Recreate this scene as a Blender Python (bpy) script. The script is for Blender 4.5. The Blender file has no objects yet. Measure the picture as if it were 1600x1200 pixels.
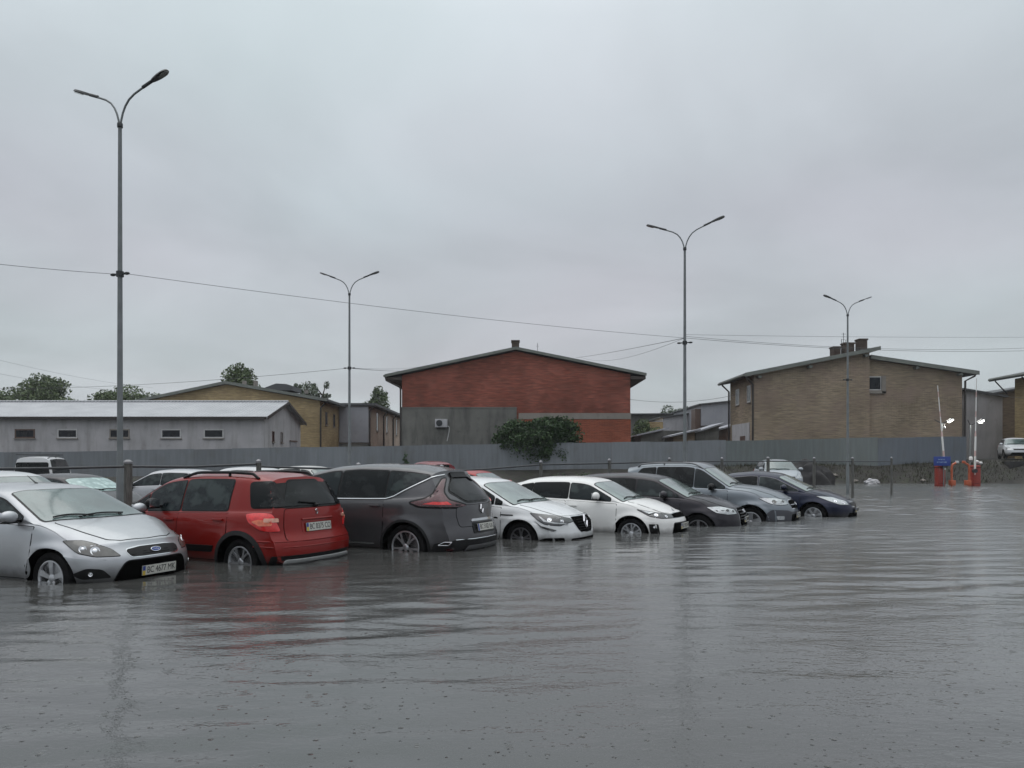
import bpy, bmesh, math, random
import numpy as np
from mathutils import Vector, Matrix
from mathutils.bvhtree import BVHTree
from mathutils.geometry import delaunay_2d_cdt

SC = bpy.context.scene
COL = SC.collection
R = math.radians

# ------------------------------------------------------------------ camera
CAM_H = 1.45
cam = bpy.data.cameras.new('camera')
cam.sensor_width = 36.0
cam.lens = 27.0
cam.shift_y = 0.075
cam.clip_end = 3000
camo = bpy.data.objects.new('camera', cam)
camo.location = (0, 0, CAM_H)
camo.rotation_euler = (R(90), 0, 0)
COL.objects.link(camo)
SC.camera = camo

def at(px, py, d):
    """world point of photo pixel (1600 x 1200) at depth d metres"""
    return Vector(((px - 800) * d / 1200.0, d, CAM_H + (720 - py) * d / 1200.0))

# ------------------------------------------------------------------ render settings
SC.cycles.use_denoising = True
SC.cycles.max_bounces = 6
SC.cycles.glossy_bounces = 3
SC.cycles.caustics_reflective = False
SC.cycles.caustics_refractive = False
SC.view_settings.view_transform = 'Standard'
SC.view_settings.look = 'None'
SC.view_settings.exposure = 0.15
SC.view_settings.gamma = 1.0
SC.view_settings.use_curve_mapping = False

# ------------------------------------------------------------------ world: overcast sky
SUN_EL, SUN_ROT = R(68), R(-40)
W = bpy.data.worlds.new("World")
SC.world = W
W.use_nodes = True
nt = W.node_tree
nt.nodes.clear()
def WN(t, **k):
    n = nt.nodes.new(t)
    for a, b in k.items():
        setattr(n, a, b)
    return n
wl = nt.links.new
sky = WN('ShaderNodeTexSky', sky_type='NISHITA', sun_disc=False, sun_elevation=SUN_EL, sun_rotation=SUN_ROT)
sky.dust_density = 4.0
tc = WN('ShaderNodeTexCoord')
sep = WN('ShaderNodeSeparateXYZ'); wl(tc.outputs['Generated'], sep.inputs[0])
zc = WN('ShaderNodeMath', operation='MAXIMUM'); wl(sep.outputs[2], zc.inputs[0]); zc.inputs[1].default_value = 0.0
zd = WN('ShaderNodeMath', operation='ADD'); wl(zc.outputs[0], zd.inputs[0]); zd.inputs[1].default_value = 0.22
dx = WN('ShaderNodeMath', operation='DIVIDE'); wl(sep.outputs[0], dx.inputs[0]); wl(zd.outputs[0], dx.inputs[1])
dy = WN('ShaderNodeMath', operation='DIVIDE'); wl(sep.outputs[1], dy.inputs[0]); wl(zd.outputs[0], dy.inputs[1])
cmb = WN('ShaderNodeCombineXYZ'); wl(dx.outputs[0], cmb.inputs[0]); wl(dy.outputs[0], cmb.inputs[1])
n1 = WN('ShaderNodeTexNoise'); n1.inputs['Scale'].default_value = 1.15; n1.inputs['Detail'].default_value = 5; n1.inputs['Roughness'].default_value = 0.5; n1.inputs['Distortion'].default_value = 0.4
wl(cmb.outputs[0], n1.inputs['Vector'])
n2 = WN('ShaderNodeTexNoise'); n2.inputs['Scale'].default_value = 0.62; n2.inputs['Detail'].default_value = 2
wl(cmb.outputs[0], n2.inputs['Vector'])
# vertical gradient
gr = WN('ShaderNodeValToRGB'); wl(zc.outputs[0], gr.inputs[0])
cr = gr.color_ramp
cr.elements[0].position = 0.0; cr.elements[0].color = (0.480, 0.503, 0.525, 1)
cr.elements[1].position = 1.0; cr.elements[1].color = (1.50, 1.53, 1.56, 1)
e = cr.elements.new(0.14); e.color = (0.450, 0.473, 0.502, 1)
e = cr.elements.new(0.30); e.color = (0.475, 0.505, 0.545, 1)
e = cr.elements.new(0.50); e.color = (0.590, 0.645, 0.680, 1)
# light and dark clouds
mr = WN('ShaderNodeMapRange'); wl(n1.outputs['Fac'], mr.inputs['Value'])
mr.inputs['From Min'].default_value = 0.32; mr.inputs['From Max'].default_value = 0.68
mr.inputs['To Min'].default_value = 0.88; mr.inputs['To Max'].default_value = 1.13
sc1 = WN('ShaderNodeVectorMath', operation='SCALE'); wl(gr.outputs[0], sc1.inputs[0]); wl(mr.outputs[0], sc1.inputs['Scale'])
tint = WN('ShaderNodeValToRGB'); wl(n2.outputs['Fac'], tint.inputs[0])
tint.color_ramp.elements[0].position = 0.38; tint.color_ramp.elements[0].color = (0.965, 1.015, 1.005, 1)
tint.color_ramp.elements[1].position = 0.60; tint.color_ramp.elements[1].color = (1.015, 0.99, 1.005, 1)
mu = WN('ShaderNodeVectorMath', operation='MULTIPLY'); wl(sc1.outputs[0], mu.inputs[0]); wl(tint.outputs[0], mu.inputs[1])
sc2 = WN('ShaderNodeVectorMath', operation='SCALE'); wl(mu.outputs[0], sc2.inputs[0]); sc2.inputs['Scale'].default_value = 10.0
mx = WN('ShaderNodeMix', data_type='RGBA'); mx.inputs['Factor'].default_value = 0.96
wl(sky.outputs[0], mx.inputs['A']); wl(sc2.outputs[0], mx.inputs['B'])
bg = WN('ShaderNodeBackground'); bg.inputs['Strength'].default_value = 0.1
wl(mx.outputs['Result'], bg.inputs['Color'])
wo = WN('ShaderNodeOutputWorld'); wl(bg.outputs[0], wo.inputs[0])

# ------------------------------------------------------------------ sun (soft, overcast)
sl = bpy.data.lights.new('sun', 'SUN')
sl.energy = 0.5; sl.angle = R(60); sl.color = (1.0, 0.97, 0.93)
slo = bpy.data.objects.new('sun', sl)
sd = Vector((math.sin(SUN_ROT) * math.cos(SUN_EL), math.cos(SUN_ROT) * math.cos(SUN_EL), math.sin(SUN_EL)))
slo.rotation_euler = sd.to_track_quat('Z', 'Y').to_euler()
COL.objects.link(slo)

# ------------------------------------------------------------------ materials
MATS = {}
class NB:
    """small node-building helper"""
    def __init__(s, name):
        s.m = bpy.data.materials.new(name); s.m.use_nodes = True
        s.t = s.m.node_tree; s.t.nodes.clear()
        s.out = s.t.nodes.new('ShaderNodeOutputMaterial')
        s.p = s.t.nodes.new('ShaderNodeBsdfPrincipled')
        s.t.links.new(s.p.outputs[0], s.out.inputs[0])
        s.tc = s.t.nodes.new('ShaderNodeTexCoord')
    def n(s, t, ins=None, **k):
        nd = s.t.nodes.new(t)
        for a, b in k.items(): setattr(nd, a, b)
        for a, b in (ins or {}).items(): s.put(nd, a, b)
        return nd
    def put(s, nd, a, b):
        if hasattr(b, 'is_output') or isinstance(b, bpy.types.NodeSocket): s.t.links.new(b, nd.inputs[a])
        else: nd.inputs[a].default_value = b
    def coord(s, scale=(1, 1, 1), kind='Object'):
        return s.n('ShaderNodeMapping', {'Vector': s.tc.outputs[kind], 'Scale': scale}).outputs[0]
    def noise(s, scale, detail=3, vec=None, rough=0.55, dist=0.0):
        return s.n('ShaderNodeTexNoise', {'Vector': vec or s.coord(), 'Scale': scale, 'Detail': detail, 'Roughness': rough, 'Distortion': dist}).outputs['Fac']
    def rng(s, v, a, b, c, d, clamp=True):
        return s.n('ShaderNodeMapRange', {'Value': v, 'From Min': a, 'From Max': b, 'To Min': c, 'To Max': d}, clamp=clamp).outputs[0]
    def mix(s, f, a, b, mode='MIX'):
        nd = s.n('ShaderNodeMix', data_type='RGBA', blend_type=mode)
        s.put(nd, 'Factor', f)
        for k, v in (('A', a), ('B', b)):
            s.put(nd, k, (*v, 1) if isinstance(v, tuple) and len(v) == 3 else v)
        return nd.outputs['Result']
    def math(s, op, a, b=0.0, c=None):
        nd = s.n('ShaderNodeMath', operation=op); s.put(nd, 0, a); s.put(nd, 1, b)
        if c is not None: s.put(nd, 2, c)
        return nd.outputs[0]
    def bump(s, h, strength=0.3, dist=0.02, nrm=None):
        nd = s.n('ShaderNodeBump', {'Height': h, 'Strength': strength, 'Distance': dist})
        if nrm is not None: s.put(nd, 'Normal', nrm)
        return nd.outputs[0]
    def set(s, **k):
        for a, b in k.items():
            a = a.replace('_', ' ')
            if isinstance(b, tuple) and len(b) == 3: b = (*b, 1)
            s.put(s.p, a, b)
        return s.m

def plain(name, col, rough=0.6, metal=0.0, var=0.12, scale=6.0, coat=0.0, bump=0.0, spec=0.5):
    if name in MATS: return MATS[name]
    b = NB(name)
    f = b.rng(b.noise(scale, 4), 0.3, 0.7, 1 - var, 1 + var)
    c = b.n('ShaderNodeVectorMath', {0: col, 'Scale': f}, operation='SCALE').outputs[0]
    b.set(Base_Color=c, Roughness=b.rng(b.noise(scale * 2.3, 3), 0.3, 0.7, rough * .85, min(1, rough * 1.15)), Metallic=metal, Coat_Weight=coat, Specular_IOR_Level=spec)
    if bump: b.set(Normal=b.bump(b.noise(scale * 6, 4), bump, 0.01))
    MATS[name] = b.m
    return b.m

def paint(name, col, metal=0.5, rough=0.35, coat=0.8, dirt=0.10):
    """wet car paint: flakes, clear coat, beads of rain, a dull film of road dirt low down"""
    b = NB(name)
    o = b.coord()
    film = b.rng(b.noise(2.2, 5, o), 0.35, 0.75, 0.0, dirt)
    base = b.mix(film, col, (0.16, 0.15, 0.14))
    beads = b.n('ShaderNodeTexVoronoi', {'Vector': o, 'Scale': 48.0, 'Randomness': 1.0}).outputs['Distance']
    bead = b.rng(beads, 0.0, 0.45, 1.0, 0.0)
    gate = b.rng(b.noise(30, 2, o), 0.45, 0.6, 0.0, 1.0)
    h = b.math('MULTIPLY', bead, gate)
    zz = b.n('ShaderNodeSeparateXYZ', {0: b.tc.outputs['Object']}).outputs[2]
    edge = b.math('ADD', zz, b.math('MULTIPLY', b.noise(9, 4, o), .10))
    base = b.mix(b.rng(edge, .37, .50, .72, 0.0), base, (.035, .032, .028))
    b.set(Base_Color=base, Metallic=metal, Roughness=b.rng(b.noise(5, 4, o), .3, .7, rough, rough + .12),
          Specular_IOR_Level=.12, Coat_Weight=coat, Coat_Roughness=0.07, Coat_Normal=b.bump(h, 0.75, 0.004))
    return b.m

def glassmat(name, col, rough=0.08, wet=0.35, spec=0.5, coat=.35, inside=None):
    b = NB(name)
    o = b.coord()
    beads = b.n('ShaderNodeTexVoronoi', {'Vector': o, 'Scale': 60.0, 'Randomness': 1.0}).outputs['Distance']
    bead = b.rng(beads, 0.0, 0.4, 1.0, 0.0)
    st = b.rng(b.noise(1.6, 5, b.coord((1, 1, .5))), 0.3, 0.7, 0.6, 1.35)
    c = b.n('ShaderNodeVectorMath', {0: col, 'Scale': st}, operation='SCALE').outputs[0]
    if inside: c = b.mix(b.rng(b.noise(2.6, 3, b.coord((1, 1, 1.4)), .5), .50, .60, 0, 1), c, inside)
    b.set(Base_Color=c, Roughness=rough, Coat_Weight=coat, Coat_Roughness=0.04, Coat_Normal=b.bump(bead, wet, 0.003), Specular_IOR_Level=spec)
    return b.m

M = {}
M['rubber'] = plain('tyre rubber', (0.007, 0.007, 0.0075), 0.8, bump=.2, spec=.15)
M['black'] = plain('black trim', (0.005, 0.005, 0.0055), 0.4, spec=.25)
M['well'] = plain('wheel well', (0.0015, 0.0015, 0.0015), 0.95, spec=.03)
M['gap'] = plain('panel gap', (0.003, 0.003, 0.003), 0.9, spec=.05)
M['cladding'] = plain('grey plastic cladding', (0.014, 0.014, 0.015), 0.65, spec=.25)
M['chrome'] = plain('chrome', (0.62, 0.63, 0.65), 0.16, 1.0, .05)
M['alloy'] = plain('alloy wheel', (0.50, 0.51, 0.53), 0.32, .8, .1)
M['dkalloy'] = plain('dark alloy wheel', (0.20, 0.20, 0.21), 0.4, .7, .1)
M['glass_dark'] = glassmat('dark car glass', (0.003, 0.004, 0.005), spec=.22, coat=.03, wet=.12, inside=(.012, .014, .015))
M['glass_mid'] = glassmat('side car glass', (0.008, 0.012, 0.014), spec=.28, coat=.04, wet=.15, inside=(.035, .046, .046))
M['glass_wind'] = glassmat('wet windscreen', (0.080, 0.118, 0.115), 0.12, .6, spec=1.0)
M['glass_wind_pale'] = glassmat('pale wet windscreen', (0.17, 0.215, 0.205), 0.12, .6, spec=1.0)
M['silver_plastic'] = plain('silver plastic', (0.40, 0.41, 0.41), .4, .1)
M['glass_wind_dark'] = glassmat('dark wet windscreen', (0.045, 0.06, 0.065), 0.12, .6, spec=.9)
M['plate'] = plain('plate white', (0.50, 0.50, 0.46), 0.5, var=.15, scale=30)
M['ink'] = plain('plate black ink', (0.02, 0.02, 0.02), 0.6)
M['blue'] = plain('plate blue', (0.02, 0.05, 0.25), 0.5)
M['yellow'] = plain('plate yellow', (0.55, 0.40, 0.05), 0.5)
M['lens'] = plain('headlamp lens', (0.42, 0.44, 0.45), 0.12, .4, .25, 20, coat=1)
M['lensdull'] = plain('clouded headlamp lens', (0.075, 0.075, 0.068), 0.22, .1, .3, 14, coat=1)
M['lensdark'] = plain('dark headlamp housing', (0.05, 0.052, 0.055), 0.2, .3, .3, 20, coat=1)
M['bulb'] = plain('reflector bowl', (0.75, 0.76, 0.78), 0.1, .9, .1)
M['red_lens'] = plain('red lamp lens', (0.70, 0.02, 0.02), 0.12, 0, .2, 20, coat=1)
M['dkred_lens'] = plain('dark red lamp lens', (0.07, 0.006, 0.01), 0.12, 0, .2, 20, coat=1)
M['amber_lens'] = plain('amber lamp lens', (0.75, 0.16, 0.07), 0.12, 0, .2, 20, coat=1)
M['clear_lens'] = plain('clear lamp lens', (0.70, 0.36, 0.26), 0.12, 0, .2, 20, coat=1)

# ------------------------------------------------------------------ object helpers
def tag(o, label=None, cat=None, group=None, kind=None):
    if label: o['label'] = label
    if cat: o['category'] = cat
    if group: o['group'] = group
    if kind: o['kind'] = kind
    return o

def empty(name, loc=(0, 0, 0), rz=0.0, label=None, cat=None, group=None):
    o = bpy.data.objects.new(name, None)
    o.empty_display_size = 0.3
    o.location = loc; o.rotation_euler = (0, 0, rz)
    COL.objects.link(o)
    return tag(o, label, cat, group)

def sharpen(me, ang=35):
    bm = bmesh.new(); bm.from_mesh(me)
    lim = R(ang)
    for e in bm.edges:
        if len(e.link_faces) == 2:
            e.smooth = e.calc_face_angle(0) < lim
        else: e.smooth = False
    for f in bm.faces: f.smooth = True
    bm.to_mesh(me); bm.free()

def link(name, me, mats=None, parent=None, smooth=None):
    if mats is not None:
        for m in (mats if isinstance(mats, (list, tuple)) else [mats]): me.materials.append(m)
    if smooth is not None: sharpen(me, smooth)
    o = bpy.data.objects.new(name, me)
    COL.objects.link(o)
    if parent is not None: o.parent = parent
    return o

class MB:
    """collects shapes for ONE mesh object"""
    def __init__(s): s.bm = bmesh.new()
    def _mi(s, fs, mi):
        for f in fs: f.material_index = mi
    def poly(s, pts, mi=0):
        f = s.bm.faces.new([s.bm.verts.new(p) for p in pts]); f.material_index = mi; return f
    def box(s, c, size, rot=None, mi=0, bev=0.0):
        r = bmesh.ops.create_cube(s.bm, size=1.0)
        vs = r['verts']
        Mx = Matrix.Translation(Vector(c)) @ (rot.to_4x4() if rot is not None else Matrix.Identity(4)) @ Matrix.Diagonal((*size, 1))
        bmesh.ops.transform(s.bm, matrix=Mx, verts=vs)
        fs = {f for v in vs for f in v.link_faces}
        if bev > 0:
            es = list({e for v in vs for e in v.link_edges})
            rr = bmesh.ops.bevel(s.bm, geom=es, offset=bev, segments=2, affect='EDGES', profile=.6)
            fs = set(rr['faces']) | {f for f in fs if f.is_valid}
        s._mi(fs, mi)
    def b3(s, lo, hi, mi=0, bev=0.0):
        c = [(a + b) / 2 for a, b in zip(lo, hi)]; z = [abs(b - a) for a, b in zip(lo, hi)]
        s.box(c, z, None, mi, bev)
    def tube(s, pts, rad, seg=8, mi=0, cap=True):
        pts = [Vector(p) for p in pts]
        rads = rad if isinstance(rad, (list, tuple)) else [rad] * len(pts)
        rings = []; up = None
        for i, p in enumerate(pts):
            t = (pts[min(i + 1, len(pts) - 1)] - pts[max(i - 1, 0)]).normalized()
            if up is None:
                up = Vector((0, 0, 1)) if abs(t.z) < .9 else Vector((1, 0, 0))
            a = t.cross(up).normalized(); b = a.cross(t).normalized(); up = b
            rings.append([s.bm.verts.new(p + (a * math.cos(k * 2 * math.pi / seg) + b * math.sin(k * 2 * math.pi / seg)) * rads[i]) for k in range(seg)])
        for i in range(len(rings) - 1):
            for k in range(seg):
                f = s.bm.faces.new((rings[i][k], rings[i][(k + 1) % seg], rings[i + 1][(k + 1) % seg], rings[i + 1][k])); f.material_index = mi
        if cap:
            for rg in (rings[0][::-1], rings[-1]):
                f = s.bm.faces.new(rg); f.material_index = mi
    def prism(s, pts, vec, mi=0):
        """polygon pts (3d) extruded by vec, closed"""
        a = [s.bm.verts.new(p) for p in pts]; v = Vector(vec)
        b = [s.bm.verts.new(Vector(p) + v) for p in pts]
        n = len(pts); fs = [s.bm.faces.new(a), s.bm.faces.new(b[::-1])]
        for i in range(n): fs.append(s.bm.faces.new((a[i], b[i], b[(i + 1) % n], a[(i + 1) % n])))
        s._mi(fs, mi)
    def lathe(s, prof, seg=24, M4=None, mi=0):
        """prof: (radius, height) pairs spun round local z, then moved by M4"""
        M4 = M4 or Matrix.Identity(4); rings = []
        for r, h in prof:
            rings.append([s.bm.verts.new(M4 @ Vector((r * math.cos(k * 2 * math.pi / seg), r * math.sin(k * 2 * math.pi / seg), h))) for k in range(seg)])
        for i in range(len(rings) - 1):
            for k in range(seg):
                f = s.bm.faces.new((rings[i][k], rings[i][(k + 1) % seg], rings[i + 1][(k + 1) % seg], rings[i + 1][k])); f.material_index = mi
        for rg, pr in ((rings[0][::-1], prof[0]), (rings[-1], prof[-1])):
            if pr[0] > 1e-4:
                f = s.bm.faces.new(rg); f.material_index = mi
    def ico(s, c, rad, sub=2, scale=(1, 1, 1), rot=None, mi=0):
        r = bmesh.ops.create_icosphere(s.bm, subdivisions=sub, radius=rad)
        Mx = Matrix.Translation(Vector(c)) @ (rot.to_4x4() if rot is not None else Matrix.Identity(4)) @ Matrix.Diagonal((*scale, 1))
        bmesh.ops.transform(s.bm, matrix=Mx, verts=r['verts'])
        s._mi({f for v in r['verts'] for f in v.link_faces}, mi)
    def done(s, name, mats, parent=None, smooth=35, merge=0.0):
        if merge: bmesh.ops.remove_doubles(s.bm, verts=s.bm.verts, dist=merge)
        bmesh.ops.recalc_face_normals(s.bm, faces=s.bm.faces)
        me = bpy.data.meshes.new(name); s.bm.to_mesh(me); s.bm.free()
        return link(name, me, mats, parent, smooth)

def text_mesh(txt, size, depth=0.002, align='CENTER'):
    c = bpy.data.curves.new('lettering', 'FONT')
    c.body = txt; c.size = size; c.extrude = depth; c.align_x = align; c.align_y = 'CENTER'
    o = bpy.data.objects.new('lettering', c)
    COL.objects.link(o)
    bpy.context.view_layer.update()
    me = bpy.data.meshes.new_from_object(o.evaluated_get(bpy.context.evaluated_depsgraph_get()))
    bpy.data.objects.remove(o)
    return me
# ------------------------------------------------------------------ car builder
def sstep(a, b, x):
    t = min(1.0, max(0.0, (x - a) / (b - a))); return t * t * (3 - 2 * t)

class Curve:
    """smoothed poly-line y(x)"""
    def __init__(s, knots, sig=0.04):
        k = sorted(knots); xs = np.array([a for a, _ in k]); ys = np.array([b for _, b in k])
        st = 0.01
        s.x = np.arange(xs[0] - .5, xs[-1] + .5, st)
        y = np.interp(s.x, xs, ys)
        if sig > 0:
            w = int(4 * sig / st); g = np.exp(-0.5 * (np.arange(-w, w + 1) * st / sig) ** 2); g /= g.sum()
            y = np.convolve(np.pad(y, w, mode='edge'), g, mode='valid')
        s.y = y
    def __call__(s, x): return float(np.interp(x, s.x, s.y))

def rnd(pts, r=0.05, n=4):
    """round the corners of a 2d polygon"""
    out = []; N = len(pts)
    for i in range(N):
        p = Vector(pts[i][:2]); a = Vector(pts[i - 1][:2]); b = Vector(pts[(i + 1) % N][:2])
        rr = pts[i][2] if len(pts[i]) > 2 else r
        la, lb = (a - p).length, (b - p).length
        rr = min(rr, la * .45, lb * .45)
        if rr < 1e-4: out.append(p.copy()); continue
        p0 = p + (a - p).normalized() * rr; p1 = p + (b - p).normalized() * rr
        for k in range(n + 1):
            t = k / n; out.append(p0 * (1 - t) ** 2 + p * 2 * t * (1 - t) + p1 * t * t)
    return out

def grow(pts, w):
    """offset a polygon outward by w"""
    N = len(pts); A = sum(pts[i].x * pts[(i + 1) % N].y - pts[(i + 1) % N].x * pts[i].y for i in range(N))
    sg = 1 if A > 0 else -1; out = []
    for i in range(N):
        e1 = (pts[i] - pts[i - 1]); e2 = (pts[(i + 1) % N] - pts[i])
        n1 = Vector((e1.y, -e1.x)); n2 = Vector((e2.y, -e2.x))
        n1 = n1.normalized() if n1.length > 1e-9 else n1; n2 = n2.normalized() if n2.length > 1e-9 else n2
        n = n1 + n2
        if n.length < 1e-6: n = n1
        n = n.normalized(); k = 1 / max(.5, n.dot(n1)) if n1.length > 0 else 1
        out.append(pts[i] + n * w * sg * k)
    return out

def inside(p, poly):
    c = False; j = len(poly) - 1
    for i in range(len(poly)):
        a, b = poly[i], poly[j]
        if (a.y > p.y) != (b.y > p.y) and p.x < (b.x - a.x) * (p.y - a.y) / (b.y - a.y) + a.x: c = not c
        j = i
    return c

class Wrap:
    """rounded plan outline used to throw patches at the nose or the tail"""
    def __init__(s, L, Wd, rear, x0, n=3.6):
        s.rear = rear; a, b = L / 2, Wd / 2
        N = 400; ang = np.linspace(-math.pi / 2, math.pi / 2, N)
        x = a * np.abs(np.cos(ang)) ** (2 / n); y = b * np.sign(np.sin(ang)) * np.abs(np.sin(ang)) ** (2 / n)
        d = np.concatenate([[0], np.cumsum(np.hypot(np.diff(x), np.diff(y)))]); d -= d[-1] / 2
        s.s, s.px, s.py = d, x, y; s.x0 = x0
        nx = np.gradient(y, d + np.arange(N) * 1e-9); ny = -np.gradient(x, d + np.arange(N) * 1e-9)
        k = 15; ker = np.ones(k) / k
        nx = np.convolve(np.pad(nx, k // 2, mode='edge'), ker, 'valid'); ny = np.convolve(np.pad(ny, k // 2, mode='edge'), ker, 'valid')
        l = np.hypot(nx, ny); s.nx, s.ny = nx / l, ny / l
    def ray(s, u, z):
        f = lambda arr: float(np.interp(u, s.s, arr))
        sg = -1 if s.rear else 1
        p = Vector((sg * f(s.px) + s.x0, f(s.py), z)); n = Vector((sg * f(s.nx), f(s.ny), 0)).normalized()
        return p + n * .6, -n

class Car:
    def __init__(s, name, label, loc, yaw, spec, cat='car', group=None, sub=0.3):
        s.sp = spec; g = spec.get
        s.root = empty(name, (loc[0], loc[1], -sub), yaw, label, cat, group)
        s.wb, s.W, s.H, s.r = g('wb'), g('W'), g('H'), g('r', .315)
        s.xf = s.wb / 2 + g('fo'); s.xr = -s.wb / 2 - g('ro')
        s.zt = Curve(g('top'), g('topsig', .05)); s.zs = Curve(g('belt'), .08); s.zb = Curve(g('bottom', [(s.xr, .32), (s.xr + .4, .2), (0, .18), (s.xf - .4, .18), (s.xf, .25)]), .08)
        W2 = s.W / 2
        s.hw = Curve(g('plan', [(s.xr, W2 * .90), (s.xr + .3, W2 * .96), (s.xr + .8, W2), (s.xf - .9, W2), (s.xf - .3, W2 * .965), (s.xf, W2 * .91)]), .08)
        s.pf = Curve([(a, max(b_, -.17)) for a, b_ in g('nose', [(.15, -.10), (.3, -.01), (.5, 0), (.62, -.05), (.75, -.16), (.9, -.25)])], .03)
        s.pr = Curve(g('tail', [(.15, .08), (.4, 0), (.55, .01), (.95, .08), (1.4, .45)]), .03)
        s.bf, s.br = g('bendf', .30), g('bendr', .16)
        s.lf, s.lr = g('lf', 1.15), g('lr', 1.15)
        s.tum = g('tum', .40); s.crown = g('crown', .10)
        s.paint = g('paint')
        s.build_body()
        L = s.xf - s.xr; x0 = (s.xf + s.xr) / 2
        s.wf = Wrap(L, s.W, False, x0); s.wr = Wrap(L, s.W, True, x0)
    def deform(s, p):
        x, y, z = p; hw = max(.2, s.hw(x)); q = min(1.0, abs(y) / hw) ** 3
        w = sstep(s.xf - s.lf, s.xf, x)
        if w > 0: x = x + w * (s.pf(z) - s.bf * q)
        w = 1 - sstep(s.xr, s.xr + s.lr, p[0])
        if w > 0: x = x + w * (s.pr(z) + s.br * q)
        return (x, y, z)
    def rail(s, x):
        zs, zt, hw = s.zs(x), s.zt(x), s.hw(x)
        G = max(.03, zt - zs); zr = zs + .02 + max(0, G - s.crown - .02); yb = hw - .075
        return max(.25, yb - s.tum * (zr - zs - .02)), zr, yb
    def section(s, x):
        zs, zt, zb, hw = s.zs(x), s.zt(x), s.zb(x), s.hw(x)
        yr, zr, yb = s.rail(x); zt = max(zt, zr + .01)
        H = [(0, zb), (hw * .5, zb), (hw - .12, zb), (hw - .035, zb + .08), (hw - .003, zb + .28), (hw, (zb + .28 + zs) / 2 - .02), (hw - .004, zs - .15), (hw - .02, zs - .06), (hw - .05, zs - .005), (yb, zs + .02)]
        n = 4
        for k in range(1, n): H.append((yb + (yr - yb) * k / n + .012 * math.sin(math.pi * k / n), zs + .02 + (zr - zs - .02) * k / n))
        H += [(yr, zr), (yr - .07, zr + (zt - zr) * .45), (yr * .68, zr + (zt - zr) * .82), (yr * .33, zr + (zt - zr) * .96), (0, zt)]
        for _ in range(2):
            Q = [H[0]]
            for a, b in zip(H[:-1], H[1:]):
                Q += [(a[0] * .75 + b[0] * .25, a[1] * .75 + b[1] * .25), (a[0] * .25 + b[0] * .75, a[1] * .25 + b[1] * .75)]
            Q.append(H[-1]); H = Q
        return H
    def build_body(s):
        n = s.sp.get('stations', 96)
        xs = list(np.linspace(s.xr, s.xf, n))
        bm = bmesh.new(); rings = []
        # flared arches
        arch = s.r + s.sp.get('archgap', .055); s.arch = arch
        for x in xs:
            H = s.section(x); full = [(y, z) for y, z in H] + [(-y, z) for y, z in H[-2:0:-1]]
            rg = []
            for y, z in full:
                if abs(y) > .6:
                    # pressed crease along the flank
                    cz = s.sp.get('crease', .62) + .03 * (x / 2)
                    if z < s.zs(x): y += math.copysign(s.sp.get('creased', .008) * math.exp(-((z - cz) / .05) ** 2) - .006 * math.exp(-((z - cz + .12) / .07) ** 2), y)
                rg.append((x, y, z))
            rings.append(rg)
        def flared(p):
            x, y, z = s.deform(p)
            if abs(y) > .6:
                for ax in (s.wb / 2, -s.wb / 2):
                    dd = math.hypot(x - ax, z - s.r)
                    y += math.copysign(s.sp.get('flare', .02) * math.exp(-((dd - arch) / .06) ** 2), y)
            return (x, y, z)
        V = [[bm.verts.new(flared(p)) for p in rg] for rg in rings]
        N = len(V[0])
        for i in range(n - 1):
            for k in range(N):
                bm.faces.new((V[i][k], V[i + 1][k], V[i + 1][(k + 1) % N], V[i][(k + 1) % N]))
        for end in (0, n - 1):
            prev = V[end]; rg = rings[end]; zc = (min(p[2] for p in rg) + max(p[2] for p in rg)) / 2
            for t in (.88, .74, .6, .46, .32, .16):
                cur = [bm.verts.new(s.deform((x, y * t, zc + (z - zc) * t))) for x, y, z in rg]
                for k in range(N):
                    q = (prev[k], prev[(k + 1) % N], cur[(k + 1) % N], cur[k])
                    bm.faces.new(q if end else q[::-1])
                prev = cur
            c = bm.verts.new(s.deform((rg[0][0], 0, zc)))
            for k in range(N):
                q = (prev[k], prev[(k + 1) % N], c); bm.faces.new(q if end else q[::-1])
        bmesh.ops.recalc_face_normals(bm, faces=bm.faces)
        s.bvh = BVHTree.FromBMesh(bm)
        me = bpy.data.meshes.new('body'); bm.to_mesh(me); bm.free()
        me.materials.append(s.paint); me.materials.append(M['well'])
        if s.sp.get('arches', True):
            cb = MB(); cb.bm.faces.ensure_lookup_table()
            for ax in (s.wb / 2, -s.wb / 2):
                for sg in (1, -1):
                    Mx = Matrix.Translation((ax, sg * (s.W / 2 - .19), s.r)) @ Matrix.Rotation(R(90), 4, 'X')
                    cb.lathe([(arch, -.26), (arch, .26)], 40, Mx, 1)
            cut = cb.done('cutter', [s.paint, M['well']], None, None)
            tmp = bpy.data.objects.new('tmp', me); COL.objects.link(tmp)
            md = tmp.modifiers.new('b', 'BOOLEAN'); md.operation = 'DIFFERENCE'; md.object = cut; md.solver = 'EXACT'; md.use_self = True
            bpy.context.view_layer.update()
            me2 = bpy.data.meshes.new_from_object(tmp.evaluated_get(bpy.context.evaluated_depsgraph_get()))
            bpy.data.objects.remove(tmp); bpy.data.objects.remove(cut)
            me = me2
        me.name = 'body'
        s.body = link('body', me, None, s.root, 42)
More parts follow.
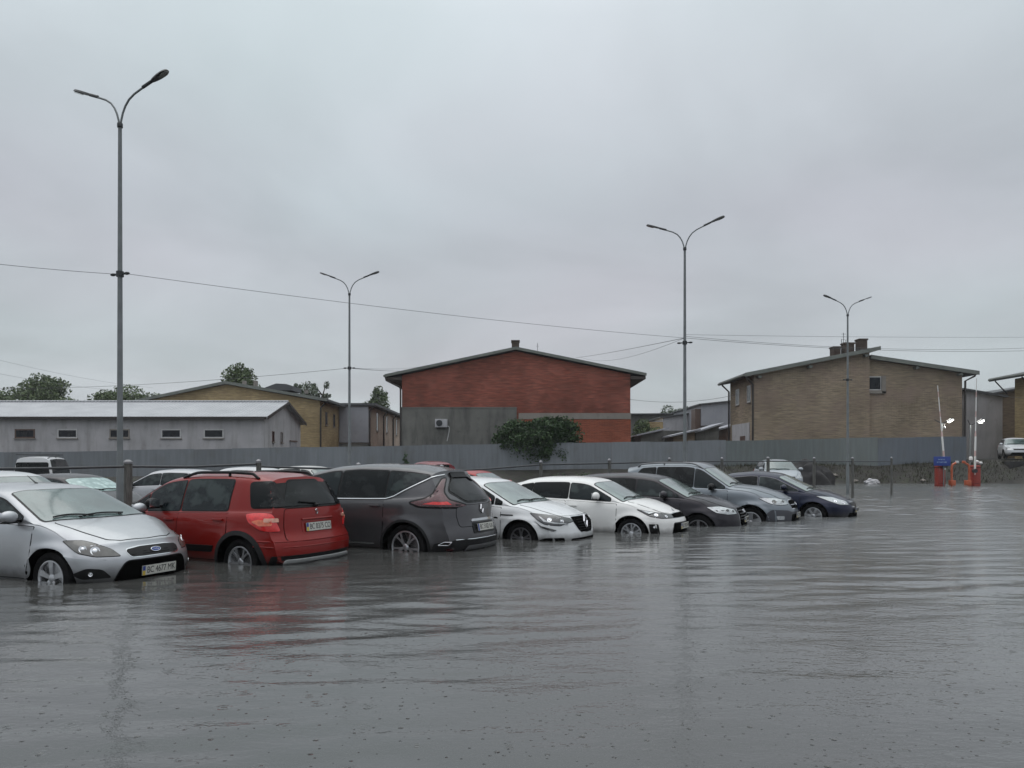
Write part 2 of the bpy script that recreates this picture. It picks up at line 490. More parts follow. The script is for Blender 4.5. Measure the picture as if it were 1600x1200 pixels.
    # ---- projections
    def cast(s, proj, u, v):
        if proj == 'front': o, d = s.wf.ray(u, v)
        elif proj == 'back': o, d = s.wr.ray(u, v)
        elif proj == 'left': o, d = Vector((u, 3, v)), Vector((0, -1, 0))
        elif proj == 'right': o, d = Vector((u, -3, v)), Vector((0, 1, 0))
        else: o, d = Vector((u, v, 4)), Vector((0, 0, -1))
        loc, nr, i, dist = s.bvh.ray_cast(o, d)
        if loc is None:
            loc, nr, i, dist = s.bvh.find_nearest(o + d * .6)
        if nr.dot(d) > 0: nr = -nr
        return loc, nr
    def patch(s, name, proj, pts, mat, off=.006, r=.04, rim=None, parent=None, cell=.06, rimoff=.003, bulge=0.0, label=None):
        """panel that follows the body; rim = (material, width) shows round its edge"""
        P = rnd(pts, r)
        layers = [(P, off, 0)]
        mats = [mat]
        if rim: layers.append((grow(P, rim[1]), rimoff, 1)); mats.append(rim[0])
        bm = bmesh.new()
        for pl, of, mi in layers:
            B = []
            for i in range(len(pl)):
                a, b = pl[i], pl[(i + 1) % len(pl)]; k = max(1, int((b - a).length / (cell * .7)))
                for j in range(k): B.append(a.lerp(b, j / k))
            nb = len(B); vs = list(B)
            x0 = min(p.x for p in pl); x1 = max(p.x for p in pl); y0 = min(p.y for p in pl); y1 = max(p.y for p in pl)
            nx, ny = int((x1 - x0) / cell), int((y1 - y0) / cell)
            for i in range(1, nx + 1):
                for j in range(1, ny + 1):
                    q = Vector((x0 + (x1 - x0) * i / (nx + 1), y0 + (y1 - y0) * j / (ny + 1)))
                    if inside(q, pl) and min((q - b).length for b in B) > cell * .35: vs.append(q)
            v2, e2, f2 = delaunay_2d_cdt(vs, [], [list(range(nb))], 1, 1e-5)[:3]
            nv = []
            for q in v2:
                loc, nr = s.cast(proj, q.x, q.y)
                nv.append((loc, nr))
            sm = bulge
            fv = []
            for (q, (loc, nr)) in zip(v2, nv):
                h = of
                if sm:
                    dmin = min((q - b).length for b in B); h += sm * min(1, dmin / .06)
                fv.append(bm.verts.new(loc + nr * h))
            cnt = {}
            for f in f2:
                try: fc = bm.faces.new([fv[i] for i in f])
                except ValueError: continue
                c = fc.calc_center_median(); fc.normal_update()
                if fc.normal.dot(nv[f[0]][1]) < 0: fc.normal_flip(); 
                fc.material_index = mi
            # skirt back to the body
            bm.edges.ensure_lookup_table()
            be = [e for e in bm.edges if len(e.link_faces) == 1 and e.verts[0] in set(fv)]
            idx = {v: i for i, v in enumerate(fv)}; low = {}
            for e in be:
                a, b = e.verts
                if a not in idx or b not in idx: continue
                for v in (a, b):
                    if v not in low: low[v] = bm.verts.new(nv[idx[v]][0] - nv[idx[v]][1] * .004)
                try: fc = bm.faces.new((a, b, low[b], low[a])); fc.material_index = mi
                except ValueError: pass
        me = bpy.data.meshes.new(name); bm.to_mesh(me); bm.free()
        o = link(name, me, mats, parent or s.root, 50)
        if label: o['label'] = label
        return o
    def both(s, name, proj, pts, mat, **k):
        """mirror pair; side outlines go on left and right, nose/tail/top outlines are mirrored in u or y"""
        if proj == 'side': return [s.patch(name, 'left', pts, mat, **k), s.patch(name, 'right', pts, mat, **k)]
        if proj == 'top': q = [(p[0], -p[1], *p[2:]) for p in pts]
        else: q = [(-p[0], *p[1:]) for p in pts]
        return [s.patch(name, proj, pts, mat, **k), s.patch(name, proj, q, mat, **k)]
    def frame(s, proj, u, v, off=0.0):
        loc, n = s.cast(proj, u, v)
        if proj in ('front', 'back'): n = Vector((n.x, n.y, n.z * .6)).normalized()
        up = Vector((0, 0, 1)) if abs(n.z) < .9 else Vector((1, 0, 0))
        t = up.cross(n).normalized(); up = n.cross(t)
        Mx = Matrix((t, up, n)).transposed().to_4x4(); Mx.translation = loc + n * off
        return Mx
    # ---- common parts
    def windows(s, xa, xc, pillars, topgap=.035, botgap=.045, rearcut=None, mats=None, rim=.018, rimmat=None):
        """side glass between belt and roof rail, split at the pillars"""
        N = 40; xs = np.linspace(xc, xa, N)
        cuts = [xc] + sorted(pillars) + [xa]
        for sgn, pr in ((1, 'left'), (-1, 'right')):
            for i in range(len(cuts) - 1):
                a = cuts[i] + (.0 if i == 0 else .025); b = cuts[i + 1] - (.0 if i == len(cuts) - 2 else .025)
                xx = [x for x in np.linspace(a, b, 14)]
                top = []; bot = []
                for x in xx:
                    yr, zr, yb = s.rail(x); zt_ = zr - topgap; zb_ = s.zs(x) + botgap
                    if rearcut and x < rearcut[0]:
                        zb_ = max(zb_, zb_ + (rearcut[0] - x) * rearcut[1]); zt_ = min(zt_, zt_ - (rearcut[0] - x) * (rearcut[2] if len(rearcut) > 2 else 0))
                    if zt_ - zb_ < .03: continue
                    top.append((x, zt_, 0)); bot.append((x, zb_, 0))
                if len(top) < 3: continue
                pts = bot + top[::-1]
                # deform the front/rear shift into the outline
                P = [(s.deform((p[0], .5 * s.W - .2, p[1]))[0], p[1], .035 if k in (0, len(bot) - 1, len(bot), len(pts) - 1) else 0) for k, p in enumerate(pts)]
                s.patch('side_window', pr, P, (mats or {}).get(i, M['glass_dark']), off=.006, r=.0, rim=(rimmat or M['black'], rim), rimoff=.003)
    def windscreen(s, x0, x1, gap=.055, bow=.10, mat=None):
        L = []
        for k in range(9):
            x = x0 + (x1 - x0) * k / 8; L.append((x, s.rail(x)[0] - gap, 0.03 if k in (0, 8) else 0))
        pts = L + [(x1 + bow * .4, .3, 0), (x1 + bow * .5, 0, 0), (x1 + bow * .4, -.3, 0)] + [(x, -y, r) for x, y, r in L[::-1]] + [(x0 + bow * .8, -.35, 0), (x0 + bow, 0, 0), (x0 + bow * .8, .35, 0)]
        s.ws = s.patch('windscreen', 'top', pts, mat or M['glass_wind'], off=.007, r=0, rim=(M['black'], .02), rimoff=.004)
        # wipers
        for (ya, yb2) in ((.35, -.25), (-.12, -.62)):
            mb = MB(); pp = []
            for k in range(9):
                t = k / 8; y = ya + (yb2 - ya) * t; x = x0 + bow * (1 - (y / .7) ** 2) * .9 - .05 - .05 * math.sin(t * 3.1)
                loc, n = s.cast('top', x, y); pp.append(loc + n * .022)
            mb.tube(pp, .011, 6); mb.done('wiper', M['black'], s.root)
    def hood(s, x0, x1, gap=.10, bow=.12, nar=.26):
        L = []
        for k in range(8):
            x = x0 + (x1 - x0) * k / 7; L.append((x, (s.rail(x)[0] - gap) * (1 - nar * (k / 7) ** 1.6), 0.03 if k in (0, 7) else 0))
        pts = [(x0 + bow * .6, 0, 0), (x0 + bow * .5, .35, 0)] + L + [(x1 + bow * .7, .35, 0), (x1 + bow, 0, 0), (x1 + bow * .7, -.35, 0)] + [(x, -y, r) for x, y, r in L[::-1]] + [(x0 + bow * .5, -.35, 0)]
        return s.patch('bonnet', 'top', pts, s.paint, off=.005, r=0, rim=(M['gap'], .010), rimoff=.0012, cell=.09)
    def door(s, xa, xb, zlo=.30, zgap=.0, slant=0, cutr=None, handle=True):
        """xa rear edge, xb front edge; the wheel arch bites the lower corner"""
        for sgn, pr in ((1, 'left'), (-1, 'right')):
            def edge(x0_, x1_): return [(x, s.zs(x) - .012 - zgap, 0) for x in np.linspace(x0_, x1_, 6)]
            top = edge(xa, xb)
            pts = [(xb, s.zs(xb) - .012, .02), (xb, zlo + .10, .05), (xb - .05, zlo, .05)]
            ac = -s.wb / 2; rr = s.arch + .05
            if xa < ac + rr:
                x_end = ac + math.sqrt(max(0.0, rr ** 2 - max(0, zlo - s.r) ** 2))
                pts.append((x_end, zlo, .02))
                a1 = math.acos(min(1, max(-1, (xa - ac) / rr)))
                a0 = math.asin(max(-1, min(1, (zlo - s.r) / rr)))
                for k in range(1, 7):
                    a = a0 + (a1 - a0) * k / 6
                    pts.append((ac + rr * math.cos(a), s.r + rr * math.sin(a), 0))
            else: pts += [(xa, zlo, .05)]
            pts += top[:-1]
            d = s.patch('door', pr, pts, s.paint, off=.004, r=0, rim=(M['gap'], .010), rimoff=.001, cell=.09)
            if handle:
                hx = xa + .16; hz = s.zs(hx) - .10 + (s.sp.get('handlez', 0))
                f = s.frame(pr, hx, hz, .022)
                mb = MB(); mb.box((0, 0, 0), (.20, .032, .022), None, 0, .009)
                for q in (-.085, .085): mb.box((q, 0, -.014), (.025, .026, .02), None, 0, .003)
                bmesh.ops.transform(mb.bm, matrix=f, verts=mb.bm.verts)
                mb.done('handle', s.sp.get('handlemat', s.paint), d)
    def mirror(s, x, z=None, mat=None, size=1.0):
        z = z or s.zs(x) + .12
        for sg in (1, -1):
            yb = s.rail(x)[2]; mb = MB()
            mb.ico((x + .01, sg * (yb + .135), z), .1, 3, (.75 * size, 1.12 * size, .78 * size))
            for v in mb.bm.verts:   # flat glass face to the rear
                if v.co.x < x - .035: v.co.x = x - .035 - (x - .035 - v.co.x) * .15
            o = mb.done('mirror', [mat or s.paint], s.root, 60)
            m2 = MB(); m2.box((x + .0, sg * (yb + .03), z - .05), (.07, .14, .035), None, 0, .01)
            m2.box((x + .005, sg * (yb + .13), z - .068), (.10, .17, .022), None, 0, .008)
            m2.done('mirror_foot', M['black'], o)
            m3 = MB(); m3.box((x - .046, sg * (yb + .137), z), (.006, .17, .11), None, 0, .002)
            m3.done('mirror_glass', M['chrome'], o)
    def wheels(s, style=('spoke', 5), rimr=None, mat=None, width=.21, steer=0.0):
        rr = rimr or s.r - .11; mat = mat or M['alloy']
        for ax in (s.wb / 2, -s.wb / 2):
            for sg in (1, -1):
                yo = s.W / 2 - .03
                hub = MB(); Mx = Matrix.Rotation(R(-90 * sg), 4, 'X')
                hub.lathe([(0.0, -.16), (rr * .93, -.16), (rr * .93, -.06), (.06, -.05), (.001, -.05)], 20, Mx)
                w = hub.done('wheel', M['well'], s.root); w.location = (ax, sg * yo, s.r)
                if ax > 0 and steer: w.rotation_euler = (0, 0, steer)
                t = MB(); R_ = s.r
                t.lathe([(rr, -width), (rr + .02, -width - .005), (R_ - .025, -width + .005), (R_, -width + .035), (R_, -.035), (R_ - .012, -.012), (R_ - .05, .004), (rr + .03, .002), (rr + .004, -.012), (rr, -.03)], 40, Mx)
                t.done('tyre', M['rubber'], w)
                m = MB()
                m.lathe([(rr - .001, -.03), (rr, -.008), (rr - .012, -.006), (rr - .022, -.016), (rr - .025, -.12)], 40, Mx)
                m.lathe([(0, -.012), (.035, -.012), (.055, -.025), (.06, -.06)], 16, Mx)
                kind, ns = style[0], style[1]
                for k in range(ns):
                    a = 2 * math.pi * k / ns + .3
                    offs = [0] if kind == 'spoke' else ([-.13, .13] if kind == 'twin' else [-.09, .22])
                    for of in offs:
                        a0 = a + (of * .5); a1 = a + (of * 1.6 if kind != 'spoke' else 0)
                        w0, w1 = (.030, .030) if kind == 'spoke' else (.016, .014)
                        if kind == 'spoke': w0, w1 = style[2] if len(style) > 2 else (.03, .032)
                        r0, r1 = .045, rr - .015
                        P = []
                        for (rr_, aa, ww, h) in ((r0, a0, w0, -.02), (r0 + (r1 - r0) * .5, (a0 + a1) / 2, (w0 + w1) / 2 * .9, -.012), (r1, a1, w1, -.010)):
                            c = Vector((rr_ * math.cos(aa), rr_ * math.sin(aa), h)); tv = Vector((-math.sin(aa), math.cos(aa), 0))
                            P.append((c - tv * ww, c + tv * ww))
                        for q in range(2):
                            (a_, b_), (c_, d_) = P[q], P[q + 1]; dn = Vector((0, 0, -.03))
                            vs = [m.bm.verts.new(Mx @ p) for p in (a_, b_, d_, c_, a_ + dn, b_ + dn, d_ + dn, c_ + dn)]
                            for f in ((0, 1, 2, 3), (0, 4, 5, 1), (3, 2, 6, 7), (1, 5, 6, 2), (0, 3, 7, 4)):
                                m.bm.faces.new([vs[i] for i in f])
                m.done('rim', mat, w)
    def bowls(s, lamp, proj, lst, mat=None):
        """round reflectors behind a headlamp's lens"""
        for (u, v, rad) in lst:
            f = s.frame(proj, u, v, .012); mb = MB()
            mb.lathe([(rad, 0), (rad * .95, .006), (rad * .55, -.0), (rad * .35, .008), (.001, .010)], 18, f)
            mb.done('reflector', mat or M['bulb'], lamp)
    def plate(s, proj, z, txt, u=0.0, dark=False, off=.02, w=.52):
        f = s.frame(proj, u, z, off)
        mb = MB(); mb.box((0, 0, 0), (w + .012, .124, .008), None, 1, .003); mb.box((0, 0, .006), (w, .112, .004), None, 0)
        bmesh.ops.transform(mb.bm, matrix=f, verts=mb.bm.verts)
        p = mb.done('licence_plate', [M['plate'], M['ink']], s.root)
        mb = MB(); mb.box((-w / 2 + .02, .028, .0095), (.04, .056, .002)); mb.box((-w / 2 + .02, -.028, .0095), (.04, .056, .002), None, 1)
        bmesh.ops.transform(mb.bm, matrix=f, verts=mb.bm.verts)
        mb.done('country_band', [M['blue'], M['yellow'] if not dark else M['blue']], p)
        me = text_mesh(txt, .112, .001)
        xs = [v.co.x for v in me.vertices]; wd = max(xs) - min(xs); k = (w - .085) / wd
        for v in me.vertices: v.co = f @ Vector((v.co.x * k + .025, v.co.y * 1.02, v.co.z + .0095))
        link('lettering', me, M['ink'], p)
    def badge(s, proj, u, z, kind, size=.06, off=.018, mat=None):
        f = s.frame(proj, u, z, off); mb = MB(); mat = mat or M['chrome']
        def ring(cx, cy, a, b, rad, n=20, t0=0, t1=2 * math.pi):
            pts = [Vector((cx + a * math.cos(t0 + (t1 - t0) * k / n), cy + b * math.sin(t0 + (t1 - t0) * k / n), 0)) for k in range(n + 1)]
            mb.tube(pts, rad, 6)
        mats = [mat]
        if kind == 'oval':
            ring(0, 0, size, size * .42, size * .085); mats.append(M['blue'])
            mb.lathe([(0.001, -.003), (.5, -.003), (.49, .002), (.001, .003)], 24, Matrix.Diagonal((size * 1.9, size * .78, 1, 1)), 1)
            pts = [Vector((size * (-.5 + k * .1), size * .13 * math.sin(k * 1.3), .004)) for k in range(11)]; mb.tube(pts, size * .05, 5)
        elif kind == 'rings':
            for k in range(4): ring(size * (-1.2 + .8 * k), 0, size * .5, size * .5, size * .075)
        elif kind == 'diamond':
            w, h, b = size * .55, size, size * .17
            for sx in (1, -1):
                mb.tube([Vector((0, h, 0)), Vector((sx * w, 0, .004)), Vector((0, -h, 0))], b, 4)
        elif kind == 'oval2':
            ring(0, 0, size, size * .55, size * .09)
            mb.tube([Vector((-.55 * size, -.1 * size, 0)), Vector((-.2 * size, .22 * size, 0)), Vector((.2 * size, -.22 * size, 0)), Vector((.55 * size, .1 * size, 0))], size * .06, 5)
        elif kind == 'letterh':
            ring(0, 0, size, size * .55, size * .08)
            for q in (-.3, .3): mb.tube([Vector((q * size - .12 * size, -.38 * size, 0)), Vector((q * size + .12 * size, .38 * size, 0))], size * .08, 5)
            mb.tube([Vector((-.3 * size, -.05 * size, 0)), Vector((.3 * size, .05 * size, 0))], size * .07, 5)
        elif kind == 'letters':
            a = size
            mb.tube([Vector((a * .8, a * .55, 0)), Vector((0, a, 0)), Vector((-a * .7, a * .45, 0)), Vector((a * .1, a * .1, 0))], a * .2, 4)
            mb.tube([Vector((-a * .8, -a * .55, 0)), Vector((0, -a, 0)), Vector((a * .7, -a * .45, 0)), Vector((-a * .1, -a * .1, 0))], a * .2, 4)
        bmesh.ops.transform(mb.bm, matrix=f, verts=mb.bm.verts)
        mb.done('badge', mats, s.root)
    def strip(s, name, proj, pts, mat, rad=.01, off=.008, parent=None, n=4, flat=None):
        """thin moulding that follows the body through the given points"""
        Q = []
        for (a, b) in zip(pts[:-1], pts[1:]):
            for k in range(n): Q.append((a[0] + (b[0] - a[0]) * k / n, a[1] + (b[1] - a[1]) * k / n))
        Q.append(pts[-1]); mb = MB(); P = []
        for u, v in Q:
            loc, nr = s.cast(proj, u, v); P.append(loc + nr * off)
        mb.tube(P, rad, 6); return mb.done(name, mat, parent or s.root)
    def roof_rails(s, xa, xb, mat=None, h=.07, inset=.03, rad=.017):
        for sg in (1, -1):
            P = []
            for k in range(21):
                t = k / 20; x = xa + (xb - xa) * t; y = sg * (s.rail(x)[0] - inset)
                xx = s.deform((x, y, s.zt(x)))[0]
                loc, n = s.cast('top', xx, y); lift = h * min(1, math.sin(math.pi * t) * 2.6) + .005
                P.append(loc + Vector((0, 0, lift)))
            mb = MB(); mb.tube(P, rad, 8)
            for t in (10,):
                mb.tube([P[t], P[t] - Vector((0, 0, h + .01))], .02, 8)
            mb.done('roof_rail', mat or M['black'], s.root)
    def antenna(s, x, l=.35, tilt=R(30)):
        loc, n = s.cast('top', x, 0); mb = MB()
        mb.tube([loc, loc + Vector((-math.sin(tilt) * l, 0, math.cos(tilt) * l))], [.009, .004], 6)
        mb.ico(loc, .022, 2, (1.4, .8, .6)); mb.done('antenna', M['black'], s.root)
# ------------------------------------------------------------------ the cars
def place(px, d, theta, spec, rear=False):
    """root position from the photo position of the near visible wheel; theta = degrees the car is swung from straight across"""
    yaw = R(180 - theta) if rear else R(-theta)
    wx = (px - 800) * d / 1200.0
    lx, ly = (-spec['wb'] / 2, spec['W'] / 2) if rear else (spec['wb'] / 2, -spec['W'] / 2)
    c, s_ = math.cos(yaw), math.sin(yaw)
    return (wx - (c * lx - s_ * ly), d - (s_ * lx + c * ly)), yaw

ROW = 'cars parked in the flooded front row'
BACK = 'cars parked beyond the railing'

# ---- 1 silver hatchback, nose to the right
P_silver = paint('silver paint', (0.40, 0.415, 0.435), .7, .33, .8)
sp = dict(wb=2.64, fo=.80, ro=.80, W=1.80, H=1.5, r=.318, paint=P_silver, archgap=.05,
    top=[(-2.12, 1.28), (-1.6, 1.365), (-.9, 1.42), (-.35, 1.435), (.10, 1.405), (.32, 1.365), (1.10, 1.01), (1.55, .93), (1.95, .81), (2.14, .715)],
    belt=[(-2.12, 1.02), (-1.2, 1.01), (0, .965), (1.1, .93), (1.65, .84), (1.97, .74), (2.14, .65)],
    nose=[(.15, -.12), (.28, -.02), (.48, 0), (.58, -.03), (.66, -.12), (.75, -.24), (.9, -.34)], bendf=.36, lf=1.15, crease=.66, creased=.012, flare=.028)
loc, yaw = place(74, 9.15, 22, sp)
c = Car('parked_car', 'silver hatchback with rain-beaded bonnet and oval badge, nearest car at the left', loc, yaw, sp, group=ROW, sub=.275)
c.hood(1.17, 1.80, gap=.13, nar=.28); c.windscreen(1.08, .32, gap=.085)
c.windows(1.02, -1.75, [-.10, -1.05], mats={1: M['glass_mid'], 2: M['glass_mid']})
c.door(-.14, 1.03); c.door(-1.10, -.16)
for o in c.both('headlight', 'front', [(.50, .575, .02), (.78, .58, .05), (.98, .63, .06), (1.20, .765, .02), (1.00, .765, .05), (.78, .715, .08), (.60, .65, .04)], M['lensdull'], off=.008, bulge=.008, rim=(M['gap'], .006)):
    sg = 1 if o.data.vertices[0].co.y > 0 else -1
    c.bowls(o, 'front', [(sg * .80, .645, .055), (sg * .93, .67, .045)])
c.patch('grille', 'front', [(-.42, .635), (-.36, .555), (.36, .555), (.42, .635), (.2, .66), (-.2, .66)], M['black'], off=.012, rim=(M['chrome'], .014), rimoff=.004)
for z in (.575, .60, .625): c.strip('grille_bar', 'front', [(-.36, z), (.36, z)], M['well'], .006, .006)
c.badge('front', 0, .607, 'oval', .07, .02)
c.patch('bumper_intake', 'front', [(-.62, .20), (.62, .20), (.52, .38), (.44, .505, .07), (-.44, .505, .07), (-.52, .38)], M['well'], off=.009, rim=(M['black'], .015), rimoff=.004)
for o in c.both('fog_lamp_recess', 'front', [(.60, .325), (.92, .32), (1.02, .38), (.86, .45), (.70, .43)], M['black'], off=.008):
    sg = 1 if o.data.vertices[0].co.y > 0 else -1
    c.bowls(o, 'front', [(sg * .82, .38, .026)])
c.plate('front', .375, 'BC 4677 MK', off=.022)
c.mirror(.72, 1.04); c.antenna(-.1, .2, R(60)); c.wheels(('spoke', 5, (.026, .040)), .215)
for y in (-.30, .28):
    mb = MB(); l, n = c.cast('top', 1.12, y); mb.box(l + n * .012, (.045, .028, .016), None, 0, .005); mb.done('washer_jet', M['black'], c.root)

# ---- 2 red crossover, tail to the right
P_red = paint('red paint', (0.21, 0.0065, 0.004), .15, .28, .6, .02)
sp = dict(wb=2.50, fo=.80, ro=.78, W=1.755, H=1.585, r=.325, paint=P_red, archgap=.06, tum=.34, crown=.085,
    top=[(-2.03, 1.515), (-1.5, 1.565), (-.8, 1.585), (-.2, 1.58), (.3, 1.53), (.48, 1.49), (1.28, 1.06), (1.6, .98), (1.9, .88), (2.05, .78)],
    belt=[(-2.03, 1.03), (-1.2, 1.02), (0, .99), (1.2, .95), (1.75, .86), (2.05, .70)],
    tail=[(.15, .10), (.30, .03), (.42, 0), (.60, 0), (.655, .04), (.72, .09), (.98, .12), (1.10, .16), (1.46, .40), (1.6, .45)], bendr=.17, lr=1.1,
    plan=[(-2.03, .79), (-1.7, .835), (-1.2, .8775), (1.3, .8775), (1.8, .84), (2.05, .78)], crease=.70, creased=.006, flare=.03)
loc, yaw = place(371, 10.75, 27, sp, True)
c = Car('parked_car', 'red crossover with black roof rails and silver rear skid plate', loc, yaw, sp, group=ROW, sub=.30)
c.windscreen(1.2, .55); c.hood(1.3, 1.85)
c.windows(1.2, -.98, [.72, -.02], botgap=.03, topgap=.03, mats={0: M['glass_mid'], 1: M['glass_mid']})
c.door(-1.02, -.02, .34); c.door(-.01, 1.0, .34)
# quarter glass and tailgate glass
c.both('quarter_glass', 'side', [(-1.82, 1.10, .03), (-1.40, 1.085, .05), (-1.27, 1.44, .06), (-1.58, 1.45, .02)], M['glass_dark'], off=.018, cell=.04, rim=(M['black'], .012), rimoff=.003)
c.both('rear_pillar_cover', 'back', [(.62, 1.115), (1.05, 1.115), (1.0, 1.42), (.55, 1.44)], M['black'], off=.006, r=.02, cell=.04)
c.patch('rear_window', 'back', [(-.69, 1.105), (.69, 1.105), (.61, 1.43), (.35, 1.455), (-.35, 1.455), (-.61, 1.43)], M['glass_dark'], off=.013, cell=.04, r=.05, rim=(M['black'], .025), rimoff=.004)
c.patch('tailgate', 'back', [(-.62, .635), (.62, .635), (.66, .80), (.655, 1.07), (-.655, 1.07), (-.66, .80)], P_red, off=.005, r=.05, rim=(M['gap'], .008), rimoff=.001)
for o in c.both('tail_light', 'back', [(.70, .765, .03), (.95, .775, .06), (1.16, .89, .06), (1.21, 1.0, .03), (1.05, 1.02, .06), (.80, 1.015, .05)], M['red_lens'], off=.010, bulge=.012, rim=(M['gap'], .006)):
    sg = 1 if o.data.vertices[0].co.y > 0 else -1
    c.patch('indicator_lens', 'back', [(sg * .80, .85), (sg * .96, .84), (sg * 1.10, .90), (sg * .98, .93), (sg * .82, .91)], M['amber_lens'], off=.024, r=.03, parent=o, rimoff=.01)
    c.patch('reversing_lens', 'back', [(sg * .73, .895), (sg * .90, .895), (sg * .90, .945), (sg * .74, .95)], M['clear_lens'], off=.027, r=.015, parent=o)
c.patch('plate_recess', 'back', [(-.33, .70), (.33, .70), (.36, .90), (-.36, .90)], P_red, off=.008, r=.03, rim=(M['gap'], .006), rimoff=.004)
c.strip('tailgate_trim', 'back', [(-.34, .915), (.34, .915)], P_red, .016, .012)
c.strip('bumper_lip', 'back', [(-1.0, .63), (-.5, .625), (.5, .625), (1.0, .63)], P_red, .014, .0)
c.strip('bumper_crease', 'back', [(-1.05, .56), (-.5, .545), (.5, .545), (1.05, .56)], P_red, .010, .001)
c.plate('back', .80, 'BC 0375 CO', off=.018)
c.badge('back', 0, 1.015, 'letters', .036, .014)
c.patch('bumper_trim', 'back', [(-.92, .20), (.92, .20), (.80, .43), (-.80, .43)], M['black'], off=.004, r=.03)
c.patch('skid_plate', 'back', [(-.68, .30), (.68, .30), (.64, .375), (-.64, .375)], M['silver_plastic'], off=.022, r=.03)
mb = MB(); pp = []
for k in range(7):
    l, n = c.cast('back', -.02 - .35 * k / 6 * -1, 1.12 + .10 * math.sin(k / 6 * 1.2) * .35); pp.append(l + n * .03)
mb.tube(pp, .011, 6); l, n = c.cast('back', -.02, 1.10); mb.ico(l + n * .02, .035, 2, (1, 1.2, .8)); mb.done('rear_wiper', M['black'], c.root)
c.patch('side_moulding', 'left', [(-.78, .545), (1.05, .53), (1.05, .44), (-.74, .45)], M['black'], off=.018, r=.02)
c.patch('side_moulding', 'right', [(-.78, .545), (1.05, .53), (1.05, .44), (-.74, .45)], M['black'], off=.018, r=.02)
for ax in (-1.25, 1.25):
    P1 = [(ax + c.arch * math.cos(a) * 1.0, .325 + c.arch * math.sin(a)) for a in np.linspace(-.2, math.pi + .2, 26)]
    P2 = [(ax + (c.arch + .06) * math.cos(a), .325 + (c.arch + .06) * math.sin(a)) for a in np.linspace(math.pi + .2, -.2, 26)]
    for pr in ('left', 'right'): c.patch('arch_cladding', pr, P1 + P2, M['cladding'], off=.014, r=0, cell=.05)
c.roof_rails(.15, -1.75, M['black'], h=.05, inset=.05, rad=.022)
c.mirror(.42, 1.12, M['black']); c.wheels(('twin', 5), .225)

# ---- 3 grey people carrier, tail to the right
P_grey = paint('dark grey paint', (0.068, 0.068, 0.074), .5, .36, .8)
sp = dict(wb=2.88, fo=.98, ro=.99, W=1.89, H=1.71, r=.365, paint=P_grey, archgap=.05, tum=.36, crown=.085, stations=110,
    top=[(-2.43, 1.60), (-1.9, 1.655), (-1.2, 1.70), (-.4, 1.715), (.2, 1.675), (.62, 1.59), (1.70, 1.10), (2.1, .98), (2.42, .80)],
    belt=[(-2.43, 1.18), (-1.8, 1.15), (-.8, 1.12), (.5, 1.10), (1.6, 1.06), (2.1, .92), (2.42, .72)],
    tail=[(.15, .16), (.28, .05), (.38, 0), (.56, -.01), (.75, .06), (.98, .10), (1.10, .14), (1.2, .24), (1.5, .55), (1.7, .62)], bendr=.26, lr=1.45,
    plan=[(-2.43, .80), (-2.1, .87), (-1.5, .945), (1.6, .945), (2.1, .90), (2.42, .82)], crease=.80, creased=.016, flare=.035)
loc, yaw = place(631, 12.35, 26, sp, True)
c = Car('parked_car', 'dark grey people carrier with chrome line curving under its side windows', loc, yaw, sp, group=ROW, sub=.31)
c.windscreen(1.62, .68); c.hood(1.75, 2.2)
rc = (-1.05, .62, .12)
c.windows(1.45, -1.0, [.95, -.05], botgap=.02, topgap=.035, rearcut=(-1.2, .44, .02), mats={1: M['glass_mid'], 2: M['glass_mid'], 3: M['glass_mid']}, rim=.022)
for pr in ('left', 'right'):
    pts = [(1.5, c.zs(1.5) + .012)] + [(x, c.zs(x) + .008) for x in np.linspace(1.2, -1.05, 8)] + [(x, c.zs(x) + .0 + (-1.1 - x) * .50) for x in np.linspace(-1.2, -1.85, 5)]
    c.strip('chrome_line', pr, pts, M['chrome'], .013, .006)
c.both('quarter_glass', 'side', [(-1.035, c.zs(-1.03) + .025, .03), (-1.12, c.zs(-1.12) + .035, .05), (-1.40, 1.305, .05), (-1.74, 1.478, .03), (-1.72, 1.515, .03), (-1.40, c.rail(-1.4)[1] - .04, .1), (-1.035, c.rail(-1.03)[1] - .035, .03)], M['glass_mid'], off=.007, r=.03, rim=(M['black'], .018))
c.door(-1.02, -.02, .34); c.door(-.01, 1.1, .34)
c.patch('rear_spoiler', 'back', [(-.80, 1.40), (-.66, 1.52), (-.3, 1.565), (.3, 1.565), (.66, 1.52), (.80, 1.40), (.6, 1.47), (-.6, 1.47)], M['black'], off=.03, r=.02)
c.patch('rear_window', 'back', [(-.40, 1.10, .1), (.40, 1.10, .1), (.84, 1.28, .08), (.76, 1.46, .05), (-.76, 1.46, .05), (-.84, 1.28, .08)], M['glass_dark'], off=.010, r=.06, rim=(M['black'], .03), rimoff=.005)
for o in c.both('tail_light', 'back', [(.44, 1.03, .02), (.72, 1.02, .03), (1.30, 1.03, .05), (1.46, 1.085, .02), (1.22, 1.14, .05), (1.08, 1.22, .06), (.99, 1.46, .03), (.92, 1.46, .02), (.93, 1.25, .05), (.82, 1.12, .05)], M['dkred_lens'], off=.012, bulge=.012, rim=(M['black'], .03)):
    sg = 1 if o.data.vertices[0].co.y > 0 else -1
    c.patch('light_bar', 'back', [(sg * .78, 1.05), (sg * 1.25, 1.06), (sg * 1.06, 1.10), (sg * .85, 1.095)], M['red_lens'], off=.027, r=.015, parent=o)
c.patch('tailgate', 'back', [(-.64, .70), (.64, .70), (.70, .90), (.68, 1.01), (.40, 1.04), (-.40, 1.04), (-.68, 1.01), (-.70, .90)], P_grey, off=.006, r=.05, rim=(M['gap'], .008), rimoff=.001)
c.badge('back', 0, .96, 'diamond', .075, .02)
